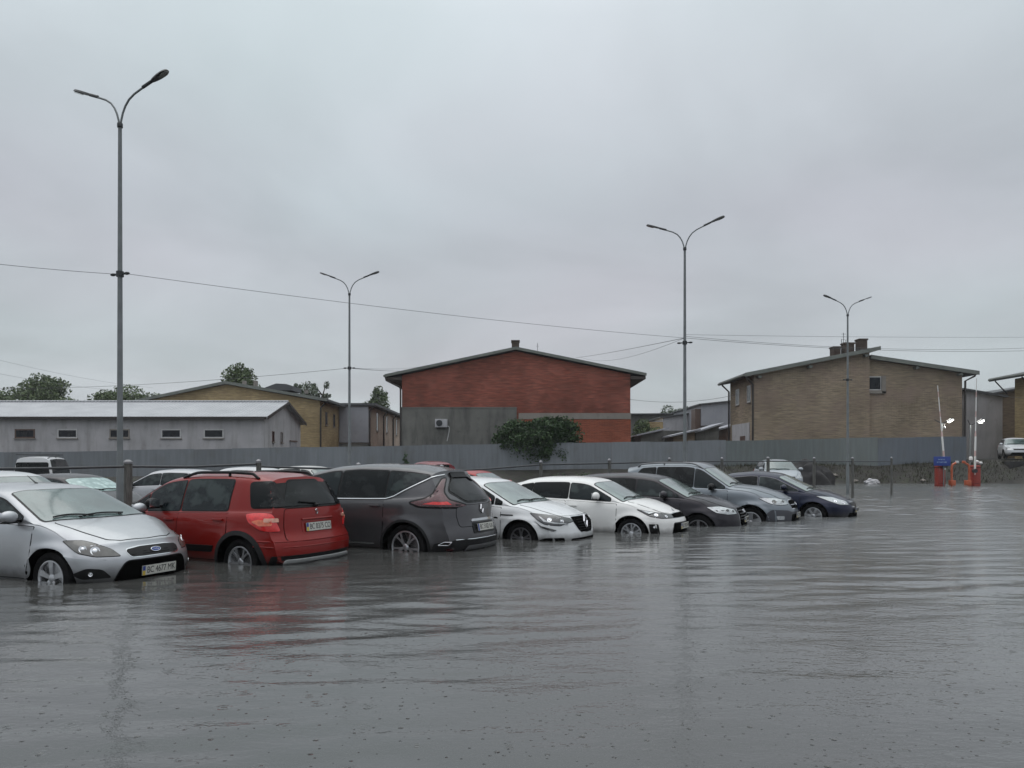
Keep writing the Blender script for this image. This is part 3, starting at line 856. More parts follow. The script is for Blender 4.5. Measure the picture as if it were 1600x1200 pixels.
c.patch('chrome_handle_bar', 'back', [(-.38, .775), (.38, .775), (.36, .815), (-.36, .815)], M['chrome'], off=.02, r=.015)
c.patch('plate_recess', 'back', [(-.36, .58), (.36, .58), (.36, .755), (-.36, .755)], M['black'], off=.010, r=.03)
c.plate('back', .67, 'BC 5182 KA', dark=True, off=.022)
c.patch('bumper_trim', 'back', [(-1.15, .22), (1.15, .22), (1.05, .44), (.7, .50), (-.7, .50), (-1.05, .44)], M['cladding'], off=.006, r=.03)
c.strip('chrome_moulding', 'back', [(-.72, .50), (.72, .50)], M['chrome'], .009, .014)
for sg in (1, -1):
    c.strip('exhaust_trim', 'back', [(sg * .98, .42), (sg * .88, .47), (sg * .78, .47), (sg * .82, .42), (sg * .98, .415)], M['chrome'], .006, .012)
    c.patch('reflector_lens', 'back', [(sg * .76, .335), (sg * .86, .335), (sg * .86, .355), (sg * .76, .36)], M['dkred_lens'], off=.015, r=.01)
c.patch('diffuser', 'back', [(-.62, .24), (.62, .24), (.5, .40), (-.5, .40)], M['dkalloy'], off=.02, r=.04)
c.patch('chrome_sill', 'left', [(-.85, .395), (.95, .395), (.95, .42), (-.82, .42)], M['chrome'], off=.012, r=.01)
c.patch('chrome_sill', 'right', [(-.85, .395), (.95, .395), (.95, .42), (-.82, .42)], M['chrome'], off=.012, r=.01)
for ax in (-1.44, 1.44):
    P1 = [(ax + c.arch * math.cos(a), .365 + c.arch * math.sin(a)) for a in np.linspace(-.2, math.pi + .2, 26)]
    P2 = [(ax + (c.arch + .035) * math.cos(a), .365 + (c.arch + .035) * math.sin(a)) for a in np.linspace(math.pi + .2, -.2, 26)]
    for pr in ('left', 'right'): c.patch('arch_cladding', pr, P1 + P2, M['cladding'], off=.010, r=0, cell=.05)
c.mirror(.95, 1.18); c.wheels(('twin', 5), .265)

# ---- 4 white hatchback with the large diamond
P_white = paint('white paint', (0.70, 0.72, 0.73), .0, .35, .7)
sp = dict(wb=2.67, fo=.93, ro=.76, W=1.814, H=1.447, r=.318, paint=P_white, archgap=.05,
    top=[(-2.1, 1.30), (-1.6, 1.37), (-.9, 1.43), (-.3, 1.447), (.15, 1.42), (.36, 1.385), (1.18, .985), (1.6, .92), (2.02, .82), (2.26, .73)],
    belt=[(-2.1, 1.0), (-1.2, .97), (0, .93), (1.2, .89), (1.75, .82), (2.1, .73), (2.26, .66)],
    nose=[(.15, -.10), (.25, 0), (.42, .01), (.55, -.02), (.66, -.06), (.74, -.16), (.9, -.3)], bendf=.36, lf=1.15, crease=.66, creased=.012, flare=.03)
loc, yaw = place(812, 14.1, 29, sp)
c = Car('parked_car', 'white hatchback with large diamond badge on its black grille', loc, yaw, sp, group=ROW, sub=.31)
c.hood(1.24, 1.98, gap=.10); c.windscreen(1.16, .42, mat=M['glass_wind_pale'])
c.windows(1.12, -1.75, [.75, -.10, -1.05])
c.door(-.14, .92); c.door(-1.10, -.16)
for o in c.both('headlight', 'front', [(.40, .645, .01), (.62, .61, .02), (.74, .575, .02), (1.00, .60, .04), (1.12, .66, .04), (1.30, .80, .02), (.9, .755, .05), (.45, .70, .02)], M['lensdark'], off=.010, bulge=.006, rim=(M['gap'], .007)):
    sg = 1 if o.data.vertices[0].co.y > 0 else -1
    c.bowls(o, 'front', [(sg * .93, .68, .045), (sg * .70, .655, .038)])
    c.patch('running_light', 'front', [(sg * .56, .60), (sg * .64, .60), (sg * .86, .615), (sg * 1.03, .65), (sg * 1.14, .74), (sg * .98, .665), (sg * .84, .635)], M['lens'], off=.022, r=.01, parent=o)
    c.patch('running_light', 'front', [(sg * .80, .50), (sg * .86, .475), (sg * 1.08, .55), (sg * 1.20, .66), (sg * 1.07, .575)], M['lensdark'], off=.010, r=.01, parent=o)
c.patch('grille', 'front', [(-.40, .72), (-.40, .63), (-.30, .50), (-.22, .44, .03), (.22, .44, .03), (.30, .50), (.40, .63), (.40, .72)], M['well'], off=.012, r=.02, rim=(M['chrome'], .012), rimoff=.006)
for z in (.485, .53, .575, .62, .665): c.strip('grille_bar', 'front', [(-.28, z), (.28, z)], M['cladding'], .005, .012)
c.badge('front', 0, .625, 'diamond', .12, .03)
c.both('bumper_intake', 'front', [(.66, .26), (1.22, .26), (1.0, .345), (.66, .35)], M['well'], off=.004, rim=(M['black'], .012))
c.patch('lower_intake', 'front', [(-.56, .20), (.56, .20), (.50, .34), (-.50, .34)], M['well'], off=.006)
c.strip('bonnet_crease', 'top', [(1.3, .55), (1.6, .50), (1.95, .40)], P_white, .008, .001)
c.strip('bonnet_crease', 'top', [(1.3, -.55), (1.6, -.50), (1.95, -.40)], P_white, .008, .001)
for pr in ('left', 'right'): c.patch('wing_badge', pr, [(.92, .745), (1.20, .745), (1.18, .765), (.92, .768)], M['black'], off=.006, r=.005)
c.mirror(.62, 1.02); c.wheels(('twin', 5), .215, M['dkalloy'])

# ---- 5 white small hatchback
P_white2 = paint('bright white paint', (0.76, 0.76, 0.745), .0, .35, .7)
sp = dict(wb=2.58, fo=.83, ro=.665, W=1.725, H=1.45, r=.312, paint=P_white2, archgap=.06,
    top=[(-1.955, 1.29), (-1.5, 1.385), (-.8, 1.44), (-.25, 1.45), (.15, 1.425), (.34, 1.39), (1.12, 1.0), (1.5, .95), (1.9, .84), (2.12, .72)],
    belt=[(-1.955, 1.05), (-1.2, .99), (0, .95), (1.1, .905), (1.6, .84), (1.95, .74), (2.12, .65)],
    nose=[(.15, -.08), (.25, 0), (.5, .01), (.58, -.01), (.66, -.06), (.75, -.18), (.9, -.3)], bendf=.34, lf=1.15, crease=.62, creased=.008, flare=.028)
loc, yaw = place(985, 15.4, 28, sp)
c = Car('parked_car', 'white small hatchback with plain side and slim headlights, second white car of the row', loc, yaw, sp, group=ROW, sub=.33)
c.hood(1.18, 1.88, gap=.10); c.windscreen(1.10, .42, mat=M['glass_wind_pale'])
c.windows(1.05, -1.5, [.86, -.10, -.98], mats={2: M['glass_mid']})
c.door(-.14, .98); c.door(-1.02, -.16)
for o in c.both('headlight', 'front', [(.42, .63, .01), (.75, .63, .03), (.98, .67, .04), (1.24, .80, .02), (.9, .745, .05), (.42, .70, .01)], M['lensdark'], off=.010, bulge=.006, rim=(M['gap'], .007)):
    sg = 1 if o.data.vertices[0].co.y > 0 else -1
    c.bowls(o, 'front', [(sg * .86, .69, .045), (sg * .64, .665, .033)])
    c.patch('running_light', 'front', [(sg * .88, .725), (sg * 1.16, .775), (sg * 1.0, .705)], M['lens'], off=.024, r=.01, parent=o)
c.patch('grille', 'front', [(-.44, .63), (.44, .63), (.42, .70), (.2, .715), (-.2, .715), (-.42, .70)], M['well'], off=.008, r=.02, rim=(M['chrome'], .010))
c.badge('front', 0, .76, 'oval2', .06, .014)
c.patch('lower_grille', 'front', [(-.50, .24), (.50, .24), (.44, .52), (-.44, .52)], M['well'], off=.006, r=.04, rim=(M['black'], .02))
c.plate('front', .46, 'BC 9102 EH', off=.03)
for o in c.both('fog_lamp_recess', 'front', [(.78, .26), (.94, .24), (.98, .40), (1.0, .52), (.82, .52), (.80, .40)], M['black'], off=.006, r=.02):
    sg = 1 if o.data.vertices[0].co.y > 0 else -1
    c.bowls(o, 'front', [(sg * .89, .47, .026)])
c.mirror(.56, 1.06, None, 1.05); c.wheels(('twin', 6), .215)

# ---- 6 dark charcoal crossover
P_char = paint('charcoal paint', (0.022, 0.020, 0.026), .4, .34, .55, .03)
sp = dict(wb=2.807, fo=.87, ro=.95, W=1.89, H=1.64, r=.36, paint=P_char, archgap=.05, tum=.42,
    top=[(-2.35, 1.48), (-1.8, 1.56), (-1.0, 1.625), (-.3, 1.64), (.15, 1.60), (.40, 1.555), (1.18, 1.15), (1.6, 1.09), (2.05, .97), (2.27, .86)],
    belt=[(-2.35, 1.16), (-1.2, 1.13), (0, 1.09), (1.15, 1.05), (1.7, .98), (2.1, .88), (2.27, .78)],
    nose=[(.2, -.10), (.32, 0), (.6, .01), (.72, -.02), (.82, -.08), (.9, -.2), (1.0, -.3)], bendf=.38, lf=1.15, crease=.78, creased=.012, flare=.03)
loc, yaw = place(1090, 17.0, 26, sp)
c = Car('parked_car', 'charcoal crossover with bright headlight beside the white small hatchback', loc, yaw, sp, group=ROW, sub=.47)
c.hood(1.24, 2.04, gap=.12); c.windscreen(1.16, .46, mat=M['glass_wind_pale'])
c.windows(1.10, -1.9, [.85, -.05, -1.05], mats={2: M['glass_mid'], 3: M['glass_mid']})
c.door(-.10, 1.0); c.door(-1.08, -.12)
for o in c.both('headlight', 'front', [(.52, .74, .03), (.80, .73, .05), (1.05, .77, .05), (1.26, .89, .02), (.95, .90, .05), (.56, .835, .03)], M['lens'], off=.010, bulge=.008, rim=(M['gap'], .008)):
    sg = 1 if o.data.vertices[0].co.y > 0 else -1
    c.bowls(o, 'front', [(sg * .80, .80, .05), (sg * .64, .785, .04)], M['lensdark'])
c.patch('grille', 'front', [(-.36, .42), (.36, .42), (.42, .55), (.42, .80), (.36, .86), (-.36, .86), (-.42, .80), (-.42, .55)], M['well'], off=.006, r=.03, rim=(M['chrome'], .018))
for z in (.62, .68, .74, .80): c.strip('grille_bar', 'front', [(-.38, z), (.38, z)], M['dkalloy'], .007, .012)
c.badge('front', 0, .78, 'rings', .07, .025)
c.plate('front', .60, 'BC 3340 HM', off=.025)
c.mirror(.64, 1.16, None, 1.1); c.wheels(('spoke', 5), .25, M['dkalloy'])

# ---- 7 silver-blue sport utility
P_sblue = paint('silver blue paint', (0.185, 0.21, 0.235), .7, .36, .7)
P_clad = paint('grey lower body', (0.07, 0.073, 0.085), .3, .45, .3)
sp = dict(wb=2.70, fo=.92, ro=1.03, W=1.89, H=1.725, r=.365, paint=P_sblue, archgap=.07, tum=.36,
    top=[(-2.38, 1.68), (-1.8, 1.76), (-1.0, 1.81), (-.3, 1.815), (-.05, 1.785), (.12, 1.735), (.85, 1.26), (1.4, 1.205), (2.05, 1.05), (2.27, .92)],
    belt=[(-2.38, 1.22), (-1.2, 1.19), (0, 1.15), (1.1, 1.115), (1.7, 1.03), (2.1, .92), (2.27, .81)],
    nose=[(.2, -.10), (.32, 0), (.6, .01), (.72, -.02), (.82, -.08), (.92, -.18), (1.0, -.3)], bendf=.36, lf=1.15, crease=.78, creased=.010, flare=.04)
loc, yaw = place(1172, 18.5, 29, sp)
c = Car('parked_car', 'tall silver-blue sport utility car with roof rails and two-tone body', loc, yaw, sp, group=ROW, sub=.40)
c.hood(.93, 2.0, gap=.12); c.windscreen(.83, .18, mat=M['glass_wind_pale'])
c.windows(.78, -1.95, [-.05, -1.05], mats={2: M['glass_mid']}, rearcut=(-1.5, .2, .3))
c.door(-.20, .80); c.door(-1.12, -.22)
for o in c.both('headlight', 'front', [(.50, .80, .03), (.80, .78, .05), (1.05, .82, .05), (1.30, .95, .02), (.95, .95, .05), (.55, .885, .03)], M['lens'], off=.010, bulge=.008, rim=(M['gap'], .008)):
    sg = 1 if o.data.vertices[0].co.y > 0 else -1
    c.bowls(o, 'front', [(sg * .95, .86, .055), (sg * .70, .85, .05)], M['lensdull'])
c.patch('grille', 'front', [(-.38, .70), (.38, .70), (.42, .85), (.30, .89), (-.30, .89), (-.42, .85)], M['well'], off=.006, r=.03, rim=(M['chrome'], .02))
c.strip('grille_bar', 'front', [(-.40, .78), (.40, .78)], M['chrome'], .014, .016)
c.badge('front', 0, .79, 'letterh', .075, .04)
c.patch('lower_bumper', 'front', [(-1.14, .22), (1.14, .22), (1.12, .60), (1.0, .68), (.6, .66), (.45, .62), (-.45, .62), (-.6, .66), (-1.0, .68), (-1.12, .60)], P_clad, off=.008, r=.03, cell=.09)
c.patch('lower_grille', 'front', [(-.48, .30), (.48, .30), (.44, .56), (-.44, .56)], M['well'], off=.016, r=.04)
c.plate('front', .53, 'BC 2715 IT', off=.035)
for sg in (1, -1): c.patch('fog_lamp', 'front', [(sg * .72, .44), (sg * .90, .44), (sg * .92, .53), (sg * .72, .53)], M['lens'], off=.016, r=.03)
c.roof_rails(.15, -1.9, M['dkalloy'], h=.05, inset=.05, rad=.02)
c.mirror(.42, 1.21, M['black'], 1.15); c.wheels(('spoke', 5, (.05, .055)), .25)

# ---- 8 dark blue saloon at the end of the row
P_navy = paint('navy paint', (0.005, 0.009, 0.030), .3, .3, .6, .02)
sp = dict(wb=2.65, fo=.90, ro=.95, W=1.775, H=1.46, r=.312, paint=P_navy, archgap=.06,
    top=[(-2.275, 1.0), (-1.75, 1.06), (-.95, 1.40), (-.3, 1.46), (.15, 1.43), (.34, 1.395), (1.18, .99), (1.6, .92), (2.02, .80), (2.22, .70)],
    belt=[(-2.275, .93), (-1.2, .96), (0, .93), (1.1, .89), (1.6, .83), (2.0, .73), (2.22, .63)],
    tail=[(.15, .10), (.4, 0), (.6, 0), (.9, .06), (1.4, .2)], lr=.6,
    nose=[(.15, -.08), (.25, 0), (.5, .01), (.58, -.01), (.66, -.06), (.75, -.18), (.9, -.3)], bendf=.38, lf=1.15, crease=.62, creased=.010, flare=.03)
loc, yaw = place(1270, 19.9, 32, sp)
c = Car('parked_car', 'navy blue saloon with long clear headlight, last car at the far end of the row', loc, yaw, sp, group=ROW, sub=.29)
c.hood(1.24, 1.95, gap=.10); c.windscreen(1.16, .42, mat=M['glass_wind_pale'])
c.windows(1.12, -1.35, [-.10, -1.0], mats={0: M['glass_mid'], 2: M['glass_mid']}, rim=.012, rimmat=M['dkalloy'])
c.door(-.14, 1.0); c.door(-1.05, -.16)
for o in c.both('headlight', 'front', [(.50, .60, .03), (.80, .61, .05), (1.05, .70, .05), (1.36, .82, .02), (.95, .79, .05), (.55, .69, .03)], M['lens'], off=.010, bulge=.008, rim=(M['gap'], .008)):
    sg = 1 if o.data.vertices[0].co.y > 0 else -1
    c.bowls(o, 'front', [(sg * .68, .655, .045), (sg * .90, .69, .045)], M['bulb'])
c.patch('grille', 'front', [(-.36, .56), (.36, .56), (.40, .66), (-.40, .66)], M['black'], off=.006, r=.03, rim=(M['chrome'], .012))
c.patch('lower_grille', 'front', [(-.60, .24), (.60, .24), (.5, .40), (-.5, .40)], M['well'], off=.006, r=.04)
c.plate('front', .46, 'BC 8053 KB', off=.03)
c.mirror(.60, 1.04, None, 1.0); c.wheels(('spoke', 7, (.028, .03)), .215)
# ------------------------------------------------------------------ ground and water
def fence_base(x):
    return 0.30 + (x + 34) / 64 * 1.09
def ground_z(x, y):
    b = max(-.1, min(1.75, fence_base(x)))
    shore = 48.6 + .5 * math.sin(x * .31) + .25 * math.sin(x * .83 + 1)
    t = sstep(shore - 1.2, shore + 1.9, y)
    if x > 33: b = b + .1 * sstep(33, 36, x)
    far = (y - 60) * .004 if y > 60 else 0
    return -.36 + (b + .33) * t + far + (.05 * math.sin(x * 2.1 + y) * math.sin(y * 3.3) * (1 - t) * t * 4 if 47 < y < 52 else 0)

b = NB('wet ground')
o = b.coord()
cc = b.mix(b.rng(b.noise(1.1, 6, o), .35, .65, 0, 1), (.024, .022, .020), (.042, .039, .033))
cc = b.mix(b.rng(b.noise(3.5, 5, o), .5, .7, 0, .8), cc, (.035, .045, .022))
b.set(Base_Color=cc, Roughness=.8, Normal=b.bump(b.noise(9, 6, o), .6, .08)); M['ground'] = b.m
mb = MB()
xs = sorted(set([-1500, -700, -300, -150, -90] + list(np.arange(-60, 70.1, 1.5)) + [90, 150, 300, 700, 1500]))
ys = sorted(set([-60, -20, 0, 20, 40, 45] + list(np.arange(46, 54, .33)) + [55, 57, 60, 66, 75, 90, 120, 200, 400, 900, 1800]))
gv = [[mb.bm.verts.new((x, y, ground_z(x, y))) for x in xs] for y in ys]
for j in range(len(ys) - 1):
    for i in range(len(xs) - 1): mb.bm.faces.new((gv[j][i], gv[j][i + 1], gv[j + 1][i + 1], gv[j + 1][i]))
tag(mb.done('ground', M['ground'], None, 60), kind='structure')

b = NB('flood water')
o = b.coord()
big = b.noise(.16, 3, o)                                    # calm and ruffled patches
ruf = b.rng(big, .40, .62, .45, 1.25)
w1 = b.noise(1.0, 2, b.coord((1.1, 2.6, 1)), .5, .6)
w2 = b.noise(1.0, 3, b.coord((5.0, 8.5, 1)), .6, .5)
w3 = b.noise(1.0, 3, b.coord((9, 16, 1)), .65)
h = b.math('ADD', b.math('MULTIPLY', w1, .0), b.math('ADD', b.math('MULTIPLY', w2, .0052), b.math('MULTIPLY', w3, .0045)))
wvt = b.n('ShaderNodeTexWave', {'Vector': b.n('ShaderNodeMapping', {'Vector': o, 'Rotation': (0, 0, R(74))}).outputs[0], 'Scale': .42, 'Distortion': 7.0, 'Detail': 3.0, 'Detail Scale': .6}, wave_type='BANDS').outputs['Fac']
h = b.math('ADD', h, b.math('MULTIPLY', b.math('MULTIPLY', b.math('POWER', wvt, 2.5), b.rng(b.noise(.22, 2, b.coord((1, 1, 1))), .46, .62, 0, 1)), .004))
sx_ = b.n('ShaderNodeSeparateXYZ', {0: b.tc.outputs['Object']})
openw = b.rng(b.math('ADD', sx_.outputs[0], b.math('MULTIPLY', sx_.outputs[1], .30)), 5.5, 13.0, 1.0, 1.5)
h = b.math('MULTIPLY', h, b.math('MULTIPLY', ruf, b.math('MULTIPLY', openw, b.rng(sx_.outputs[1], 11.0, 26.0, 1.0, .30))))
# rings and craters left by raindrops
def drops(scale, keep, rad, amp, ringed):
    v = b.n('ShaderNodeTexVoronoi', {'Vector': o, 'Scale': scale, 'Randomness': 1.0}, voronoi_dimensions='2D')
    sp_ = b.n('ShaderNodeSeparateColor', {0: v.outputs['Color']})
    gate = b.math('GREATER_THAN', sp_.outputs[0], 1 - keep)
    size = b.math('MULTIPLY_ADD', sp_.outputs[1], rad * .9, rad * .5)
    t = b.math('DIVIDE', v.outputs['Distance'], b.math('MULTIPLY', size, scale))
    if ringed:
        rg = b.math('MULTIPLY', b.math('SINE', b.math('MULTIPLY', t, 14.0)), b.rng(t, .2, 1.0, 1.0, 0.0))
        return b.math('MULTIPLY', b.math('MULTIPLY', rg, gate), amp)
    return b.math('MULTIPLY', b.math('MULTIPLY', b.rng(t, 0.0, 1.0, 1.0, 0.0), gate), amp)
h = b.math('ADD', h, b.math('ADD', drops(5.2, .42, .013, -.013, False), b.math('ADD', drops(9.5, .5, .007, .010, False), drops(2.6, .40, .07, .0009, True))))
skylit = b.rng(b.math('ADD', b.math('ADD', sx_.outputs[0], b.math('MULTIPLY', sx_.outputs[1], .30)), b.math('MULTIPLY', b.noise(.25, 2, o), 3.0)), 4.0, 11.0, 0.0, 1.0)  # open water coloured paler, standing in for sky light scattered by rain ripples
b.set(Base_Color=b.mix(skylit, b.mix(b.rng(b.noise(.09, 2, o), .4, .6, 0, 1), (.062, .064, .062), (.073, .071, .066)), (.112, .117, .118)), Roughness=b.rng(openw, 1.0, 1.5, .06, .20), IOR=1.62, Normal=b.bump(h, 1.0, 1.0))
M['water'] = b.m
mb = MB()
# real waves: a 10 cm grid in front of and around the cars, flat sheets beyond it
GX0, GX1, GY0, GY1 = -14.0, 34.0, 2.0, 44.0
gx = np.arange(GX0, GX1 + .06, .12); gy = np.arange(GY0, GY1 + .03, .06); XX, YY = np.meshgrid(gx, gy)
rs = np.random.RandomState(7); Hh = np.zeros_like(XX)
for k in range(110):
    lam = .24 * (.9 / .24) ** (rs.rand() ** 1.7); th = math.pi / 2 + rs.normal(0, .30) + .10
    kx, ky = 2 * math.pi / lam * math.cos(th), 2 * math.pi / lam * math.sin(th)
    Hh += (lam / 2 / math.pi) * .62 * np.sin(kx * XX + ky * YY + rs.rand() * 6.28) / math.sqrt(55)
env = np.zeros_like(XX)
for k in range(8):
    th = rs.rand() * 6.28; q = 2 * math.pi / rs.uniform(5, 14); env += np.sin(q * (math.cos(th) * XX + math.sin(th) * YY) + rs.rand() * 6.28)
env = np.clip(.70 + .13 * env, .38, 1.15)
opn = np.clip((XX + .3 * YY - 5.0) / 8.0, 0, 1); opn = opn * opn * (3 - 2 * opn)
amp = env * (.080 + .050 * opn) * (1 + .5 * np.clip((YY - 18) / 12, 0, 1))
edge_ = np.clip(np.minimum(np.minimum(XX - GX0, GX1 - XX), np.minimum(YY - GY0, GY1 - YY)) / 1.5, 0, 1)
Hh *= amp * edge_
nxg, nyg = len(gx), len(gy)
me = bpy.data.meshes.new('water'); co = np.stack([XX.ravel(), YY.ravel(), Hh.ravel()], 1)
idx = np.arange(nxg * nyg).reshape(nyg, nxg); fq = np.stack([idx[:-1, :-1], idx[:-1, 1:], idx[1:, 1:], idx[1:, :-1]], -1).reshape(-1, 4)
extra = []; ev = []
for (x0, x1, y0, y1) in ((-160, 160, -25, GY0), (-160, 160, GY1, 52.5), (-160, GX0, GY0, GY1), (GX1, 160, GY0, GY1)):
    b0 = len(co) + len(ev); ev += [(x0, y0, 0), (x1, y0, 0), (x1, y1, 0), (x0, y1, 0)]; extra.append([b0, b0 + 1, b0 + 2, b0 + 3])
co = np.vstack([co, np.array(ev)]); fq = np.vstack([fq, np.array(extra)])
me.vertices.add(len(co)); me.vertices.foreach_set('co', co.astype(np.float32).ravel())
me.loops.add(len(fq) * 4); me.loops.foreach_set('vertex_index', fq.astype(np.int32).ravel())
me.polygons.add(len(fq)); me.polygons.foreach_set('loop_start', np.arange(0, len(fq) * 4, 4, dtype=np.int32)); me.polygons.foreach_set('loop_total', np.full(len(fq), 4, dtype=np.int32))
me.update(calc_edges=True); me.polygons.foreach_set('use_smooth', np.ones(len(fq), dtype=bool)); me.validate()
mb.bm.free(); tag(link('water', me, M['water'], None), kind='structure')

# ------------------------------------------------------------------ railing of posts and pipes between the two rows
def rail_pt(t): return Vector((-8.3 + .769 * t, 12.05 + .641 * t, 0))
def rail_at(px):
    k = (px - 800) / 1200.0; t = (12.05 * k + 8.3) / (.769 - .641 * k); return t, rail_pt(t)
b = NB('old post'); o = b.coord()
b.set(Base_Color=b.mix(b.rng(b.noise(5, 5, b.coord((6, 6, 1))), .35, .65, 0, 1), (.06, .058, .052), (.13, .13, .12)), Roughness=.75, Normal=b.bump(b.noise(30, 4, b.coord((3, 3, .4))), .4, .01)); M['post'] = b.m
posts = [(200, .070, 722), (404, .05, 721), (560, .05, 726), (690, .05, 729), (845, .045, 722), (952, .045, 719), (1046, .045, 717), (1128, .048, 716.5), (1200, .055, 715.5), (1272, .050, 716), (1332, .052, 716), (1393, .045, 715.5)]
names = {200: 'thick weathered grey post beside the tall near lamp post', 404: 'grey post whose tip shows above the red crossover roof', 560: 'grey post behind the grey people carrier bonnet', 690: 'grey post behind the grey people carrier tail',
         845: 'grey post of the railing above the white hatchback roof', 952: 'grey post of the railing between the white hatchback and the silver-blue roof', 1046: 'grey post behind the roof of the silver-blue sport utility car', 1128: 'grey post at the silver-blue sport utility car windscreen',
         1200: 'grey post in front of the light grey hatchback', 1272: 'grey post standing beside the dark spoil heap', 1332: 'grey post in the water beside the farthest lamp post', 1393: 'last grey post of the railing, alone in open water'}
for px, r, ty in posts:
    t, p = rail_at(px); topz = CAM_H + (720 - ty) * p.y / 1200
    e = empty('railing_post', (p.x, p.y, -.36), 0, names[px], 'post', 'posts of the pipe railing')
    m = MB(); m.tube([(0, 0, 0), (0, 0, .9), (.004, 0, topz + .33)], [r * 1.05, r, r * .97], 10); m.done('shaft', M['post'], e)
    m = MB(); m.lathe([(r * .9, topz + .33), (r * 1.15, topz + .335), (r * 1.1, topz + .37), (r * .5, topz + .40), (.001, topz + .405)], 10); m.done('cap', M['dkalloy'], e)
M['pipe'] = plain('dark painted pipe', (.035, .038, .042), .5)
for (lst, lab) in (([(-90, 733), (0, 732.5), (100, 731.5), (200, 729)], 'dark rail pipe from the left edge to the thick post'), ([(200, 729), (300, 729.5), (404, 725)], 'dark rail pipe crossing behind the red crossover roof rails'), ([(404, 729), (480, 731.5), (600, 734), (690, 736), (760, 733), (845, 726)], 'dark sagging rail pipe behind the grey people carrier'),
                 ([(845, 726), (900, 725), (952, 724)], 'short dark rail pipe above the two white hatchbacks'), ([(952, 724), (1046, 721.5), (1128, 721), (1200, 720.5), (1272, 721), (1332, 721), (1393, 721)], 'long dark rail pipe ending over open water')):
    P = []
    for px, py in lst:
        t, p = rail_at(px); P.append(Vector((p.x, p.y, CAM_H + (720 - py) * p.y / 1200)))
    m = MB(); m.tube(P, .021, 8); tag(m.done('rail_pipe', M['pipe'], None), lab, 'railing pipe', 'pipes of the railing')

# ------------------------------------------------------------------ lamp posts
M['pole'] = plain('galvanised pole', (.155, .17, .175), .5, .15, .2, 3)
M['lamp_body'] = plain('dark lamp head', (.022, .025, .028), .45)
def lamp_head(e, sg, Mx, lit=False):
    m = MB()
    for (z0, z1, k) in ((-.012, .010, 1.0),):
        out = []
        for i in range(24):
            a = 2 * math.pi * i / 24; x = .23 * math.cos(a); y = .075 * math.sin(a) * (1 + .25 * math.cos(a))
            out.append((x, y))
        lo = [m.bm.verts.new(Mx @ Vector((x, y, z0))) for x, y in out]; hi = [m.bm.verts.new(Mx @ Vector((x * .92, y * .8, z1 + .012))) for x, y in out]
        m.bm.faces.new(lo); m.bm.faces.new(hi[::-1])
        for i in range(24): m.bm.faces.new((lo[i], lo[(i + 1) % 24], hi[(i + 1) % 24], hi[i]))
    m.tube([Mx @ Vector((-.42, 0, .0)), Mx @ Vector((-.2, 0, .0))], .030, 8)
    h = m.done('lamp_head', M['lamp_body'], e, 40)
    m = MB(); out = [Mx @ Vector((.10 + .12 * math.cos(2 * math.pi * i / 16), .055 * math.sin(2 * math.pi * i / 16), -.026)) for i in range(16)]
    m.prism(out, Mx.to_3x3() @ Vector((0, 0, -.008))); m.done('lamp_glass', M['lensdull'], h)
def street_lamp():
    e = empty('street_lamp', (0, 0, -.36))
    z = .36
    m = MB(); m.tube([(0, 0, 0), (0, 0, 1.2 + z), (0, 0, 1.25 + z), (0, 0, 7.85 + z)], [.070, .066, .056, .034], 14); m.done('pole', M['pole'], e)
    m = MB(); m.lathe([(.045, 7.78 + z), (.052, 7.79 + z), (.052, 7.86 + z), (.045, 7.87 + z)], 12); m.done('collar', M['lamp_body'], e)
    for sg in (1, -1):
        pts = [(0, 7.8), (.02, 7.92), (.06, 8.05), (.12, 8.17), (.21, 8.28), (.34, 8.365), (.50, 8.43), (.64, 8.48)]
        m = MB(); m.tube([(sg * x + sg * .012, 0, zz + z) for x, zz in pts], .019, 8); m.done('arm', M['pole'], e)
        Mx = Matrix.Translation((sg * .95, 0, 8.60 + z)) @ Matrix.Rotation(R(0 if sg > 0 else 180), 4, 'Z') @ Matrix.Rotation(R(-20), 4, 'Y')
        lamp_head(e, sg, Mx)
    m = MB(); m.box((0, 0, 5.0 + z), (.40, .03, .03)); m.lathe([(.07, 4.95 + z), (.07, 5.05 + z)], 12)
    for sg in (1, -1): m.ico((sg * .17, 0, 5.0 + z), .05, 2, (1.3, .8, .6))
    m.done('wire_bracket', M['lamp_body'], e)
    return e
def copy_tree(o, parent=None):
    c_ = o.copy(); COL.objects.link(c_); c_.parent = parent
    for ch in list(o.children): copy_tree(ch, c_)
    return c_
lamp0 = street_lamp()
for i, (px, d, rz, lab) in enumerate(((187.5, 14.6, -20, 'tallest double-armed lamp post, beside the thick railing post at the left'), (1070, 23.1, -22, 'double-armed lamp post right of the red brick building'),
                                      (546, 29.4, -5, 'slim double-armed lamp post left of the red brick building'), (1324.5, 33.65, 10, 'farthest double-armed lamp post, in front of the tan brick building'))):
    l_ = lamp0 if i == 0 else copy_tree(lamp0)
    l_.location = ((px - 800) * d / 1200, d, -.36); l_.rotation_euler = (0, 0, R(rz))
    tag(l_, lab, 'lamp post', 'double-armed lamp posts in the water')
    if i: 
        for ch in l_.children: ch.parent = l_

